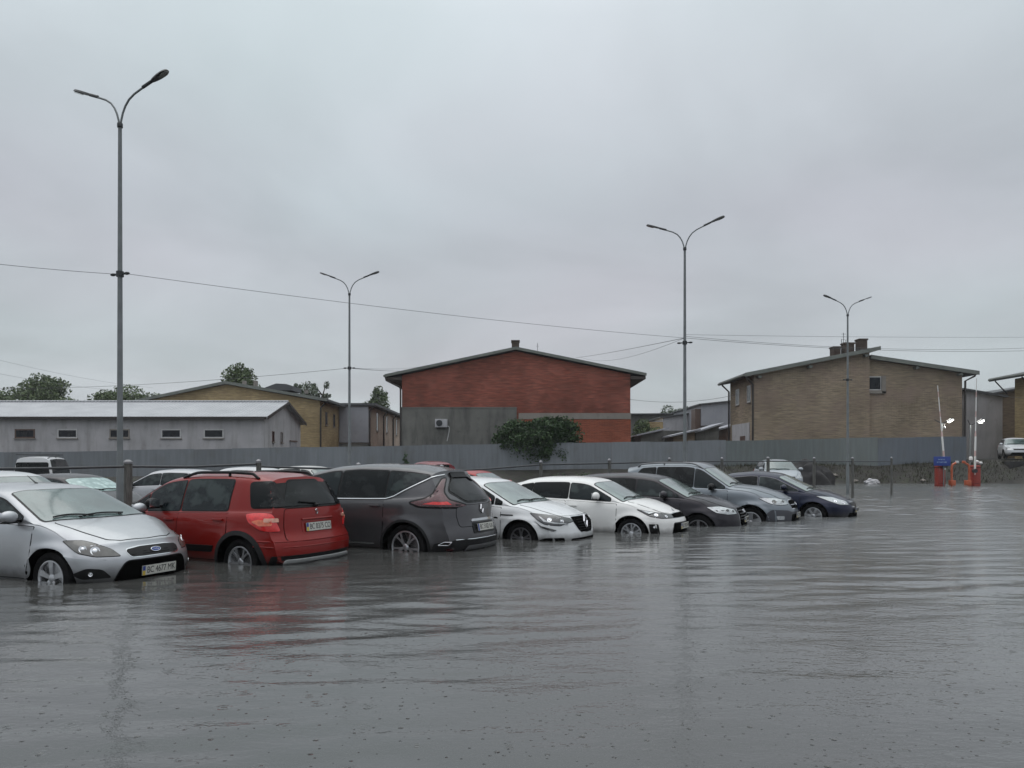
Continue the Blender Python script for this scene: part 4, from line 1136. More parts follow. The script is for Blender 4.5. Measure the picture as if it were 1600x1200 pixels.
# ------------------------------------------------------------------ wires
M['wire'] = plain('wire', (.08, .085, .09), .6)
M['wire_pale'] = plain('pale thin wire', (.16, .17, .18), .6)
def wire(a, b, sag, rad, lab, mat=None):
    a, b = Vector(a), Vector(b); P = []
    for k in range(25):
        t = k / 24; p = a.lerp(b, t); p.z -= sag * 4 * t * (1 - t); P.append(p)
    m = MB(); m.tube(P, rad * .62, 5); tag(m.done('overhead_wire', mat or M['wire'], None), lab, 'wire', 'overhead wires')
P1, P3, P2, P4 = at(187.5, 428, 14.6), at(1070, 528, 23.1), at(546, 575, 29.4), at(1324, 540, 33.65)
wire(at(-80, 404, 12.6), P1 + Vector((-.15, 0, 0)), .02, .0075, 'grey wire from the left edge to the tallest lamp post', M['wire'])
wire(P1 + Vector((.15, 0, 0)), P3, .10, .0085, 'long grey wire from the tallest lamp post across the sky to the next', M['wire_pale'])
wire(P3, at(900, 559, 60), .05, .014, 'dark wire from the right lamp post down behind the red roof', M['wire'])
wire(P3, at(905, 557, 61), .5, .010, 'thin wire just under the dark one behind the red roof', M['wire_pale'])
wire(P3, at(1700, 544, 30), .25, .010, 'lower wire from the right lamp post to the right edge', M['wire'])
wire(P3 + Vector((0, 0, .05)), at(1700, 538, 31), .30, .009, 'middle wire from the right lamp post to the right edge', M['wire'])
wire(P3 + Vector((0, 0, .1)), at(1700, 526, 31), .05, .008, 'thin upper wire from the right lamp post to the right edge', M['wire_pale'])
wire(at(-60, 607, 40), P2, .25, .012, 'wire rising from the left edge to the slim lamp post', M['wire'])
wire(P2, at(650, 578, 62), .1, .016, 'short wire from the slim lamp post to the red brick building', M['wire'])
wire(P2, at(655, 573, 62), .1, .012, 'upper short wire from the slim lamp post towards the red brick building', M['wire_pale'])
wire(at(-60, 548, 45), at(240, 606, 75), .3, .012, 'thin pale wire high at the left edge above the grey roof', M['wire_pale'])
wire(at(-60, 572, 45), at(220, 612, 75), .3, .012, 'thin pale wire lower at the left edge above the grey roof', M['wire_pale'])
wire(at(985, 624, 66), at(1170, 612, 62), .5, .022, 'dark wire between the red brick and the tan brick buildings', M['wire'])
wire(at(1500, 607, 60), at(1600, 622, 45), .1, .013, 'wire at the right edge below the tan eave', M['wire'])

# ------------------------------------------------------------------ building materials
def brickmat(name, c1, c2, mortar, w=.25, h=.075, ms=.012, var=.35, tintcol=None, stains=.25):
    b = NB(name); s_ = b.n('ShaderNodeSeparateXYZ', {0: b.tc.outputs['Object']})
    u = b.math('ADD', s_.outputs[0], s_.outputs[1]); v = b.n('ShaderNodeCombineXYZ', {0: u, 1: s_.outputs[2]}).outputs[0]
    br = b.n('ShaderNodeTexBrick', {'Vector': v, 'Color1': (*c1, 1), 'Color2': (*c2, 1), 'Mortar': (*mortar, 1), 'Scale': 1.0, 'Mortar Size': ms, 'Brick Width': w, 'Row Height': h, 'Bias': -.1})
    br.offset = .5
    row = b.n('ShaderNodeTexNoise', {'Vector': b.n('ShaderNodeCombineXYZ', {0: b.math('MULTIPLY', u, 1.1), 1: b.math('MULTIPLY', s_.outputs[2], 12.0)}).outputs[0], 'Scale': 1.0, 'Detail': 3, 'Roughness': .7}).outputs['Fac']
    c = b.n('ShaderNodeVectorMath', {0: br.outputs['Color'], 'Scale': b.rng(row, .3, .7, 1 - var, 1 + var)}, operation='SCALE').outputs[0]
    c = b.n('ShaderNodeVectorMath', {0: c, 'Scale': b.rng(b.noise(.35, 4, b.tc.outputs['Object']), .3, .7, 1 - stains, 1 + stains)}, operation='SCALE').outputs[0]
    if tintcol: c = b.mix(b.rng(b.noise(.5, 3, b.tc.outputs['Object']), .45, .7, 0, .6), c, tintcol)
    b.set(Base_Color=c, Roughness=.9, Specular_IOR_Level=.15, Normal=b.bump(br.outputs['Fac'], -.4, .01)); return b.m
M['redbrick'] = brickmat('red brick', (.25, .044, .028), (.13, .028, .020), (.30, .16, .12), var=.42, stains=.35)
M['orangebrick'] = brickmat('orange red brick', (.30, .060, .030), (.20, .042, .024), (.30, .15, .10), var=.3)
M['tanbrick'] = brickmat('tan brick', (.245, .187, .118), (.165, .125, .085), (.36, .31, .25), var=.34, tintcol=(.27, .20, .17))
M['tanbrick2'] = brickmat('yellow tan brick', (.38, .28, .13), (.28, .20, .105), (.38, .31, .21), var=.3)
M['brownbrick'] = brickmat('brown brick', (.22, .16, .105), (.16, .115, .08), (.22, .19, .15), var=.3)
M['beige'] = brickmat('beige pink brick', (.42, .33, .26), (.36, .28, .23), (.40, .33, .28), var=.15)
def streaky(name, c1, c2, dirt, dz=.35, rough=.85):
    b = NB(name); o = b.tc.outputs['Object']
    c = b.mix(b.rng(b.noise(.7, 6, o), .35, .65, 0, 1), c1, c2)
    st = b.noise(1.0, 6, b.coord((1.6, 1.6, .30)), .65)
    c = b.mix(b.rng(st, .48, .72, 0, dz), c, dirt)
    c = b.mix(b.rng(b.noise(2.6, 5, o), .60, .70, 0, .35), c, dirt)
    b.set(Base_Color=c, Roughness=rough, Normal=b.bump(b.noise(12, 5, o), .3, .02)); return b.m
M['greyplaster'] = streaky('grey render', (.38, .375, .385), (.46, .45, .46), (.21, .20, .19), .6)
M['darkplaster'] = streaky('dark cement render', (.125, .125, .115), (.175, .175, .16), (.06, .06, .058), .8)
M['concrete'] = streaky('concrete band', (.22, .20, .18), (.27, .25, .22), (.12, .10, .09))
M['greysheet'] = streaky('grey metal cladding', (.30, .31, .345), (.34, .35, .38), (.20, .20, .22), .3, .5)
M['whitewall'] = streaky('whitewashed wall', (.42, .42, .44), (.48, .48, .50), (.22, .21, .21), .5)
M['fascia'] = streaky('grey green fascia', (.15, .165, .15), (.19, .205, .185), (.09, .09, .085), .4)
M['soffit'] = plain('dark soffit boards', (.045, .035, .030), .8)
M['roofdark'] = plain('dark roof felt', (.08, .085, .09), .7)
M['pipe_b'] = plain('brown drainpipe', (.030, .024, .022), .5)
M['wframe'] = plain('white window frame', (.50, .50, .50), .5)
M['bframe'] = plain('brown window frame', (.10, .06, .045), .5)
M['wglass'] = glassmat('window pane', (.005, .008, .013), .06, .1, spec=.25, coat=.0)
M['chimbrick'] = brickmat('dark chimney brick', (.085, .058, .045), (.06, .042, .034), (.09, .08, .07))
b = NB('ribbed metal roof'); s_ = b.n('ShaderNodeSeparateXYZ', {0: b.tc.outputs['Object']})
wv = b.n('ShaderNodeTexWave', {'Vector': b.n('ShaderNodeCombineXYZ', {0: s_.outputs[0]}).outputs[0], 'Scale': 1.25, 'Distortion': 0.0}, wave_type='BANDS').outputs['Fac']
b.set(Base_Color=b.mix(b.rng(b.noise(.8, 5), .3, .7, 0, 1), (.32, .33, .35), (.42, .43, .45)), Roughness=.42, Metallic=.25, Normal=b.bump(wv, .9, .05)); M['metalroof'] = b.m

def window(parent, c, w, h, face='y', frame='wframe', bars=1, t=.06, fw=.09):
    """window set in a wall; c = centre on the wall's outer face; face 'y' looks to -y, '-x' / '+x' to the side"""
    rot = {'y': 0, '-x': R(-90), '+x': R(90)}[face]
    Mx = Matrix.Translation(c) @ Matrix.Rotation(rot, 4, 'Z')
    m = MB()
    m.b3((-w / 2, -.03, h / 2 - fw), (w / 2, t, h / 2)); m.b3((-w / 2, -.03, -h / 2), (w / 2, t, -h / 2 + fw))
    m.b3((-w / 2, -.032, -h / 2 + .002), (-w / 2 + fw, t, h / 2 - .002)); m.b3((w / 2 - fw, -.032, -h / 2 + .002), (w / 2, t, h / 2 - .002))
    for k in range(1, bars + 1):
        x = -w / 2 + w * k / (bars + 1); m.b3((x - .025, -.02, -h / 2 + fw), (x + .025, .02, h / 2 - fw))
    bmesh.ops.transform(m.bm, matrix=Mx, verts=m.bm.verts); win = m.done('window', M[frame], parent, 30)
    m = MB(); m.b3((-w / 2 + fw * .5, -.012, -h / 2 + fw * .5), (w / 2 - fw * .5, -.004, h / 2 - fw * .5))
    bmesh.ops.transform(m.bm, matrix=Mx, verts=m.bm.verts); m.done('pane', M['wglass'], win)
    m = MB(); m.b3((-w / 2 - .05, -.10, -h / 2 - .06), (w / 2 + .05, .02, -h / 2 - .002))
    bmesh.ops.transform(m.bm, matrix=Mx, verts=m.bm.verts); m.done('sill', M['concrete'], win)
    return win
def drain(parent, pts, r=.06, name='drainpipe', mat='pipe_b'):
    m = MB(); m.tube(pts, r, 8); return m.done(name, M[mat], parent)
def roofslab(name, a, b_, y0, y1, th, mat, parent, edge='fascia'):
    """sloping slab from a=(x,z) to b=(x,z), spanning y0..y1, th thick, with a trim board on the front"""
    (xa, za), (xb, zb) = a, b_
    m = MB(); m.prism([(xa, y0, za), (xb, y0, zb), (xb, y0, zb - th), (xa, y0, za - th)], (0, y1 - y0, 0))
    o = m.done(name, M[mat], parent)
    m = MB(); m.prism([(xa - .0, y0 - .05, za + .02), (xb, y0 - .05, zb + .02), (xb, y0 - .05, zb - th - .03), (xa, y0 - .05, za - th - .03)], (0, .046, 0))
    m.done('bargeboard', M[edge], o)
    return o

# ---- red brick building
D = 58.0
e = empty('brick_building', (0, D, .8), 0, 'red brick building with grey lower wall, brick chimney and wide gable', 'building')
def L(p): return Vector(p) - Vector(e.location)
X0, X1 = -8.31, 8.94
m = MB(); m.prism([L((X0, D, .3)), L((X1, D, .3)), L((X1, D, 7.98)), L((.29, D, 9.72)), L((X0, D, 7.9))], (0, 26, 0)); m.done('wall', M['redbrick'], e, 20)
m = MB(); m.b3(L((X0 - .06, D - .07, .3)), L((.35, D - .002, 5.41))); m.b3(L((X0 - .08, D - .09, 5.41)), L((.37, D - .002, 5.50))); m.done('rendered_wall', M['darkplaster'], e)
m = MB(); m.b3(L((.5, D - .04, .3)), L((X1 + .02, D - .002, 4.58))); m.done('lower_wall', M['orangebrick'], e)
m = MB(); m.b3(L((.5, D - .07, 4.60)), L((X1 + .04, D - .003, 5.05))); m.done('concrete_band', M['concrete'], e)
for (a, b_) in (((-9.55, 7.93), (.29, 10.0)), ((.29, 10.0), (10.1, 8.02))):
    r_ = roofslab('roof', (a[0], a[1] - e.location.z), (b_[0], b_[1] - e.location.z), -.35, 26.5, .16, 'roofdark', e)
for sx, xe, ze in ((-1, X0, 7.75), (1, X1, 7.82)):
    xo = -9.5 if sx < 0 else 10.05
    m = MB(); m.prism([L((xe, D - .3, ze)), L((xo, D - .3, (7.72 if sx < 0 else 7.80))), L((xo, D - .3, 7.60)), L((xe, D - .3, ze - .25))], (0, 26.6, 0)); m.done('eave_box', M['soffit'], e)
m = MB(); m.b3(L((-.02, D + 1.0, 9.4)), L((.55, D + 1.9, 10.62))); m.b3(L((-.07, D + .95, 10.62)), L((.60, D + 1.95, 10.72))); m.done('chimney', M['chimbrick'], e)
drain(e, [L((-9.5, D - .35, 7.75)), L((-9.45, D - .35, 7.5)), L((-8.45, D - .15, 7.0)), L((-8.40, D - .12, 6.8)), L((-8.40, D - .12, .5))], .07)
drain(e, [L((-9.58, D - .4, 7.82)), L((-9.58, D + 26, 7.82))], .09, 'gutter', 'fascia')
m = MB(); m.tube([L((2.0, D + 2, 9.5)), L((2.0, D + 2, 10.65))], .02, 5); m.box(L((2.0, D + 2, 10.4)), (.22, .02, .02)); m.done('aerial', M['wire_pale'], e)
# cabinet of the air conditioner
ac = empty('air_conditioner', at(690, 661.5, D) + Vector((0, -.25, 0)), 0, 'white air conditioner unit on the grey rendered wall', 'air conditioner')
m = MB(); m.b3((-.46, -.16, -.31), (.46, .16, .31), 0, .02); m.done('casing', M['whitewall'], ac)
m = MB(); m.lathe([(.20, 0), (.24, 0), (.24, .02), (.20, .02)], 20, Matrix.Translation((-.14, -.165, 0)) @ Matrix.Rotation(R(90), 4, 'X'))
for k in range(5): m.box((-.14, -.172, -.18 + .09 * k), (.42, .008, .012))
m.lathe([(.001, -.004), (.21, -.004)], 20, Matrix.Translation((-.14, -.166, 0)) @ Matrix.Rotation(R(90), 4, 'X')); m.done('fan_grille', M['lamp_body'], ac)
m = MB(); m.box((-.3, .1, -.36), (.05, .42, .08)); m.box((.3, .1, -.36), (.05, .42, .08)); m.done('bracket', M['pipe_b'], ac)
m = MB(); m.tube([(.46, 0, -.2), (.6, .1, -.3), (.58, .1, -.6), (.5, .12, -1.0), (.42, .14, -1.35)], .035, 6); m.done('hose', M['wframe'], ac)

# ---- tan brick building on the right
e = empty('tan_building', (26, D, 1.3), 0, 'tan brick building with two offset roof slopes and three chimneys', 'building')
m = MB(); m.prism([L((18.27, D, .8)), L((27.0, D, .8)), L((27.0, D, 9.72)), L((18.27, D, 7.95))], (0, 6.3, 0)); m.done('wall', M['tanbrick'], e, 20)
m = MB(); m.prism([L((27.002, D + .35, .8)), L((34.2, D + .35, .8)), L((34.2, D + .35, 8.12)), L((27.002, D + .35, 9.20))], (0, 9, 0)); m.done('wall', M['tanbrick'], e, 20)
roofslab('roof', (17.45 - 26, 8.02 - 1.3), (27.6 - 26, 10.02 - 1.3), -.5, 6.9, .24, 'roofdark', e)
roofslab('roof', (27.02 - 26, 9.42 - 1.3), (35.2 - 26, 8.20 - 1.3), -.15, 9.6, .24, 'roofdark', e)
for x in (18.6, 22.4, 26.6): m = MB(); m.b3(L((x - .12, D - .45, 7.88 + (x - 18.27) * .2 - .28)), L((x + .12, D - .002, 7.88 + (x - 18.27) * .2 - .10))); m.done('rafter_end', M['fascia'], e)
for x in (30.6, 33.9): m = MB(); m.b3(L((x - .12, D - .10, 9.15 - (x - 27) * .149 - .22)), L((x + .12, D + .348, 9.15 - (x - 27) * .149 - .04))); m.done('rafter_end', M['fascia'], e)
for (px, y0, y1, w) in ((1308, 541, 560, .56), (1327.5, 535, 556, .74), (1349, 529, 552, .62)):
    p = at(px, y0, D + 1.5); q = at(px, y1, D + 1.5)
    m = MB(); m.b3(L((p.x - w / 2, D + 1.5, q.z - .6)), L((p.x + w / 2, D + 2.2, p.z - .12))); m.b3(L((p.x - w / 2 - .05, D + 1.45, p.z - .12)), L((p.x + w / 2 + .05, D + 2.25, p.z))); m.done('chimney', M['chimbrick'], e)
for dx in (0, .18, -.16):
    m = MB(); p = at(1318, 520, D + 2); m.tube([L((p.x + dx, D + 2, 9.2)), L((p.x + dx, D + 2, p.z - abs(dx) * 3))], .02, 5)
    if dx == 0:
        for k in range(4): m.box(L((p.x, D + 2, p.z - .1 - .22 * k)), (.35 - .05 * k, .02, .02))
    m.done('aerial', M['lamp_body'], e)
c0 = at(1366.5, 599, D + .35); window(e, L((c0.x, D + .35, c0.z)), 1.0, 1.05, 'y', 'wframe', 0, fw=.07)
m = MB(); m.b3(L((c0.x + .50, D + .20, c0.z - .75)), L((c0.x + .80, D + .348, c0.z + .55))); m.b3(L((c0.x - .50, D + .20, c0.z - .78)), L((c0.x + .80, D + .346, c0.z - .60))); m.done('window_surround', M['concrete'], e)
for (py, dd) in ((3.0, 0), (5.3, 0)):
    pass
for d_ in (59.2, 62.2): window(e, L((18.27, d_, 6.6)), .9, 1.3, '-x', 'wframe', 1)
m = MB(); m.b3(L((18.22, 59.0, .8)), L((18.268, 63.6, 4.4))); m.done('whitewashed_patch', M['whitewall'], e)
m = MB(); m.b3(L((18.19, 60.0, 1.0)), L((18.215, 61.3, 3.4))); m.done('door', M['bframe'], e)
drain(e, [L((17.6, D - .3, 7.75)), L((18.15, D - .12, 7.2)), L((18.15, D - .12, .9))], .075)
drain(e, [L((17.5, D + 6, 7.75)), L((18.1, D + 6.1, 7.2)), L((18.1, D + 6.1, 1.2))], .075)
drain(e, [L((35.0, D, 8.0)), L((34.95, D, 7.85)), L((34.35, D + .2, 7.5)), L((34.33, D + .25, .9))], .075)
drain(e, [L((17.42, D - .45, 7.88)), L((17.42, D + 6.8, 7.88))], .09, 'gutter', 'fascia')

# ---- long grey building on the left
D2 = 52.0
e = empty('grey_building', (-27, D2, .4), 0, 'long low grey rendered building with ribbed metal roof and five small windows', 'building')
gx0, gx1, ez, rz_ = -37.6, -16.8, 4.48, 5.78
m = MB(); m.prism([L((gx1, D2, 0)), L((gx1, D2 + 9, 0)), L((gx1, D2 + 9, ez)), L((gx1, D2 + 4.5, rz_ - .12)), L((gx1, D2, ez))], (gx0 - gx1, 0, 0)); m.done('wall', M['greyplaster'], e, 20)
for (ya, yb) in ((-.35, 4.5), (9.35, 4.5)):
    za, zb = ez - .05, rz_
    m = MB(); m.prism([(gx1 + .35 + 27, ya, za - .4), (gx1 + .35 + 27, yb, zb - .4), (gx1 + .35 + 27, yb, zb - .52), (gx1 + .35 + 27, ya, za - .52)], (gx0 - gx1 - .7, 0, 0)); r_ = m.done('roof', M['metalroof'], e)
    m = MB(); m.prism([(gx1 + .40 + 27, ya, za - .38), (gx1 + .40 + 27, yb, zb - .38), (gx1 + .40 + 27, yb, zb - .60), (gx1 + .40 + 27, ya, za - .60)], (-.045, 0, 0)); m.done('bargeboard', M['pipe_b'], r_)
m = MB(); m.b3((gx0 + 27 - .3, -.42, ez - .64), (gx1 + 27 + .3, -.36, ez - .47)); m.done('eave_board', M['pipe_b'], e)
m = MB(); m.tube([(gx0 + 27 - .35, 4.5, rz_ - .37), (gx1 + 27 + .35, 4.5, rz_ - .37)], .09, 8); m.done('ridge_cap', M['metalroof'], e)
for px, fr in ((39, 'bframe'), (105.5, 'wframe'), (187, 'concrete'), (267.5, 'wframe'), (334, 'wframe')):
    p = at(px, 677.5, D2); window(e, L((p.x, D2, p.z)), 1.36, .62, 'y', fr, 0 if fr != 'concrete' else 1, fw=.085)
for d_, w_ in ((54.0, .45), (56.0, .5)):
    window(e, L((gx1, d_, 3.15)), .5, .75, '+x', 'bframe', 0, fw=.05)
m = MB(); m.b3(L((gx1 + .003, 58.1, .3)), L((gx1 + .05, 59.8, 2.9))); d0 = m.done('door', M['greysheet'], e)
m = MB(); m.b3(L((gx1 + .003, 58.0, 2.9)), L((gx1 + .08, 59.9, 3.0))); m.done('lintel', M['bframe'], e)

# ---- yellow tan building behind it
D3 = 66.0
e = empty('yellow_building', (-24, D3, .6), 0, 'yellow tan brick gabled building behind the long grey one', 'building')
m = MB(); m.prism([L((-32.6, D3, 0)), L((-16.5, D3, 0)), L((-16.5, D3, 6.6)), L((-24.5, D3, 8.0)), L((-32.6, D3, 6.5))], (0, 7, 0)); m.done('wall', M['tanbrick2'], e, 20)
roofslab('roof', (-33.3 + 24, 6.42 - .6), (-24.5 + 24, 8.25 - .6), -.4, 7.5, .2, 'roofdark', e)
roofslab('roof', (-24.5 + 24, 8.25 - .6), (-15.8 + 24, 6.75 - .6), -.4, 7.5, .2, 'roofdark', e)
m = MB(); p = at(404, 604, D3 + 2); m.prism([L((-22.2, D3 + 1, 7.6)), L((-19.2, D3 + 1, 7.6)), L((-19.2, D3 + 1, 8.0)), L((-19.7, D3 + 1, 8.15)), L((-20.6, D3 + 1, 8.2))], (0, 3, 0)); m.done('roof_vent', M['roofdark'], e)
for x in (-23.9, -22.9, -18.4): m = MB(); m.b3(L((x, D3 + 2, 7.4)), L((x + .28, D3 + 2.4, 8.55 if x < -20 else 7.75))); m.done('chimney', M['concrete'], e)
for d_ in (68.2, 71.2): window(e, L((-16.5, d_, 5.2)), .8, 1.2, '+x', 'bframe', 0)
drain(e, [L((-16.0, D3 - .2, 6.4)), L((-16.42, D3 - .1, 6.0)), L((-16.42, D3 - .1, .4))], .075)
# ---- grey front and beige block
e = empty('beige_block', (-14, 73, .8), 0, 'beige and grey block with narrow windows, left of the red brick building', 'building')
m = MB(); m.b3(L((-17.5, 73.6, 0)), L((-13.7, 94, 6.7))); m.done('wall', M['beige'], e)
m = MB(); m.b3(L((-16.48, 73.3, 3.2)), L((-13.72, 73.598, 6.62))); m.done('sheet_wall', M['greysheet'], e)
m = MB(); m.b3(L((-16.48, 73.25, 0)), L((-13.72, 73.598, 3.1))); m.done('lower_wall', M['darkplaster'], e)
m = MB(); m.b3(L((-17.6, 73.1, 6.72)), L((-13.0, 94.5, 6.95))); m.done('roof', M['roofdark'], e)
for d_ in (78, 84, 91): window(e, L((-13.7, d_, 5.4)), 1.0, 1.9, '+x', 'bframe', 0)
for d_ in (76.5, 80, 86, 90): window(e, L((-13.7, d_, 2.0)), 1.0, 1.2, '+x', 'bframe', 0)
for d_ in (73.4, 81.5, 88): drain(e, [L((-13.2, d_, 6.7)), L((-13.6, d_, 6.2)), L((-13.6, d_, .4))], .08)

# ---- sheds and halls between the brick buildings
def hall(name, x0, x1, y0, y1, z0, zl, zr, mat, lab, roofmat='roofdark', ov=.3, kids=None):
    global e
    e = empty(name, ((x0 + x1) / 2, y0, z0), 0, lab, 'building' if name != 'shed' else 'shed', 'sheds behind the fence' if name == 'shed' else None)
    m = MB(); m.prism([L((x0, y0, z0 - .5)), L((x1, y0, z0 - .5)), L((x1, y0, zr)), L((x0, y0, zl))], (0, y1 - y0, 0)); m.done('wall', M[mat], e, 20)
    k = (zr - zl) / (x1 - x0)
    m = MB(); m.prism([L((x0 - ov, y0 - ov, zl - k * ov + .02)), L((x1 + ov, y0 - ov, zr + k * ov + .02)), L((x1 + ov, y0 - ov, zr + k * ov + .16)), L((x0 - ov, y0 - ov, zl - k * ov + .16))], (0, y1 - y0 + 2 * ov, 0)); m.done('roof', M[roofmat], e)
    return e
hall('grey_hall', 20.2, 25.5, 82, 96, .8, 7.4, 7.95, 'greysheet', 'grey clad hall with sloping roof, left of the tan building')
m = MB(); m.b3(L((19.6, 82.2, .5)), L((20.195, 84, 7.0))); m.done('pillar', M['bframe'], e)
m = MB(); m.b3(L((20.1, 81.7, 4.3)), L((25.5, 81.99, 5.2))); m.done('dark_band', M['soffit'], e)
hall('white_hall', 17.3, 21.4, 88, 100, .8, 6.4, 6.9, 'whitewall', 'smaller pale hall with sloping roof behind the right lamp post')
m = MB(); m.b3(L((17.2, 87.8, .5)), L((21.3, 87.99, 4.9))); m.done('lower_wall', M['darkplaster'], e)
m = MB(); m.b3(L((15.5, 87.9, .5)), L((17.29, 92, 5.9))); m.done('side_wing', M['tanbrick2'], e)
hall('dark_hall', 13.4, 40, 112, 124, .8, 8.1, 8.3, 'darkplaster', 'long low dark roof far behind the trees in the middle gap', ov=1.2)
for (x0, x1, y0, zl, zr, mt, lab) in ((17.2, 19.4, 72, 4.05, 4.75, 'darkplaster', 'shed with raised corrugated roof beside the tan building'), (14.9, 16.9, 71, 3.7, 4.15, 'brownbrick', 'brown shed with flat roof right of the lamp post'),
                                       (12.4, 14.6, 74, 3.9, 4.4, 'darkplaster', 'grey shed under tilted pale roof left of the lamp post'), (19.6, 21.6, 73, 4.3, 4.9, 'bframe', 'dark shed against the tan building wall')):
    hall('shed', x0, x1, y0, y0 + 4, 1, zl, zr, mt, lab, 'greysheet', .45)
    m = MB(); m.b3(L((x0 + .5, y0 - .04, .8)), L((x0 + 1.3, y0 - .002, 3.2))); m.done('door', M['wframe'] if x0 in (12.4,) else M['bframe'], e)

# ---- far right
hall('grey_house', 36.6, 39.6, 62, 70, 1.4, 7.1, 6.6, 'greyplaster', 'grey rendered house end right of the tan building')
hall('brown_house', 39.7, 43.2, 64, 74, 1.4, 6.9, 7.6, 'brownbrick', 'brown brick house with sloping roof at the right', ov=.5)
e = empty('corner_house', (42, 56, 1.5), 0, 'brown brick house cut by the right edge, with deep braced eave', 'building')
m = MB(); m.prism([L((38.3, 56, 1)), L((47, 56, 1)), L((47, 56, 9.2)), L((38.3, 56, 7.7))], (0, 2.5, 0)); m.done('wall', M['tanbrick2'], e, 20)
m = MB(); m.prism([L((37.2, 55.5, 7.85)), L((47.5, 55.5, 9.9)), L((47.5, 55.5, 9.7)), L((37.2, 55.5, 7.6))], (0, 4.4, 0)); m.done('roof', M['roofdark'], e)
for d_ in (56.2, 59.3): drain(e, [L((37.3, d_, 7.6)), L((38.25, d_, 6.6))], .05, 'brace')
drain(e, [L((38.22, 56.1, 6.9)), L((38.22, 56.1, 1))], .07)
drain(e, [L((37.2, 55.4, 7.75)), L((37.2, 59.9, 7.75))], .09, 'gutter', 'fascia')

# ------------------------------------------------------------------ sheet metal fence
def fencemat(name, c):
    b = NB(name); o = b.tc.outputs['Object']
    st = b.noise(1.0, 5, b.coord((5, 5, .4)), .6)
    cc = b.n('ShaderNodeVectorMath', {0: c, 'Scale': b.rng(st, .3, .7, .86, 1.12)}, operation='SCALE').outputs[0]
    cc = b.mix(b.rng(b.noise(.8, 5, o), .55, .75, 0, .35), cc, (.12, .11, .09))
    oi = b.n('ShaderNodeObjectInfo').outputs['Random']
    cc = b.n('ShaderNodeVectorMath', {0: cc, 'Scale': b.rng(oi, 0, 1, .86, 1.10)}, operation='SCALE').outputs[0]
    b.set(Base_Color=cc, Roughness=.5, Metallic=.15); return b.m
F1, F2, F3 = fencemat('pale sheet', (.185, .202, .218)), fencemat('green grey sheet', (.130, .150, .150)), fencemat('blue grey sheet', (.120, .138, .160))
fe = empty('sheet_fence', (0, 50.6, 0), 0, 'long fence of grey ribbed metal sheets in front of the buildings', 'fence')
x = -46.0; k = 0
random.seed(4)
while x < 29.9:
    w = min(2.5, 29.95 - x); m = MB(); px = 800 + (x + w / 2) * 1200 / 50.6
    tz = 2.0 + px * .0007 + random.uniform(-.035, .035); bz = tz - 1.72; n = max(4, int(w / .075)); dy = random.uniform(-.006, .006)
    v = []
    for i in range(n + 1):
        xx = x + w * i / n; yy = (.012 if (i // 1) % 2 else 0.0) + dy + .0008 * (k % 3)
        v.append((xx, yy))
    tz2 = 2.0 + (800 + (x + w) * 1200 / 50.6) * .0007 - (2.0 + px * .0007)
    F = [m.bm.verts.new((a, b_, bz - .25 + tz2 * ((a - x) / w * 2 - 1))) for a, b_ in v]; T = [m.bm.verts.new((a, b_, tz + tz2 * ((a - x) / w * 2 - 1))) for a, b_ in v]
    Fb = [m.bm.verts.new((a, b_ + .006, bz - .25 + tz2 * ((a - x) / w * 2 - 1))) for a, b_ in v]; Tb = [m.bm.verts.new((a, b_ + .006, tz + tz2 * ((a - x) / w * 2 - 1))) for a, b_ in v]
    for i in range(n):
        m.bm.faces.new((F[i], F[i + 1], T[i + 1], T[i])); m.bm.faces.new((Fb[i + 1], Fb[i], Tb[i], Tb[i + 1])); m.bm.faces.new((T[i], T[i + 1], Tb[i + 1], Tb[i]))
    m.done('sheet_panel', F1 if px < 1113 else (F2 if px < 1372 else F3), fe, 20)
    if k % 2 == 0:
        m = MB(); m.b3((x - .04, .06, bz - .5), (x + .04, .14, tz - .05)); m.done('fence_post', M['pipe'], fe)
    x += w + .004; k += 1

# ------------------------------------------------------------------ trees and bushes
def foliage(name, cols):
    b = NB(name); oi = b.n('ShaderNodeNewGeometry')
    rp = b.n('ShaderNodeValToRGB', {0: oi.outputs['Random Per Island']}); r = rp.color_ramp
    r.elements[0].color = (*cols[0], 1); r.elements[1].color = (*cols[-1], 1)
    for i, c in enumerate(cols[1:-1]): q = r.elements.new((i + 1) / (len(cols) - 1)); q.color = (*c, 1)
    b.set(Base_Color=rp.outputs[0], Roughness=.6, Specular_IOR_Level=.3); return b.m
M['leaf_dark'] = foliage('dark leaves', [(.018, .040, .016), (.036, .070, .026), (.060, .105, .038)])
M['leaf_mid'] = foliage('leaves', [(.055, .085, .036), (.09, .13, .055), (.13, .17, .07)])
M['leaf_pale'] = foliage('hazy leaves', [(.085, .115, .08), (.12, .155, .105), (.15, .185, .125)])
M['bark'] = plain('bark', (.06, .05, .04), .9, bump=.5)
def leaves(m, c, rad, n, size, rng, droop=0.0):
    for _ in range(n):
        while True:
            p = Vector((rng.uniform(-1, 1), rng.uniform(-1, 1), rng.uniform(-1, 1)))
            if p.length < 1: break
        q = Vector((c[0] + p.x * rad[0], c[1] + p.y * rad[1], c[2] + p.z * rad[2] - droop * p.length * rng.random()))
        s_ = size * rng.uniform(.4, 1.7)
        nrm = Vector((rng.gauss(0, 1), rng.gauss(0, 1), rng.gauss(0, 1) + .7)).normalized(); t = nrm.orthogonal().normalized(); u = nrm.cross(t)
        a = rng.uniform(0, 6.28); t2 = t * math.cos(a) + u * math.sin(a); u2 = nrm.cross(t2)
        vs = [m.bm.verts.new(q + t2 * s_ * .5), m.bm.verts.new(q + u2 * s_ * .28 + nrm * s_ * .06), m.bm.verts.new(q - t2 * s_ * .5), m.bm.verts.new(q - u2 * s_ * .28 + nrm * s_ * .06)]
        m.bm.faces.new(vs)
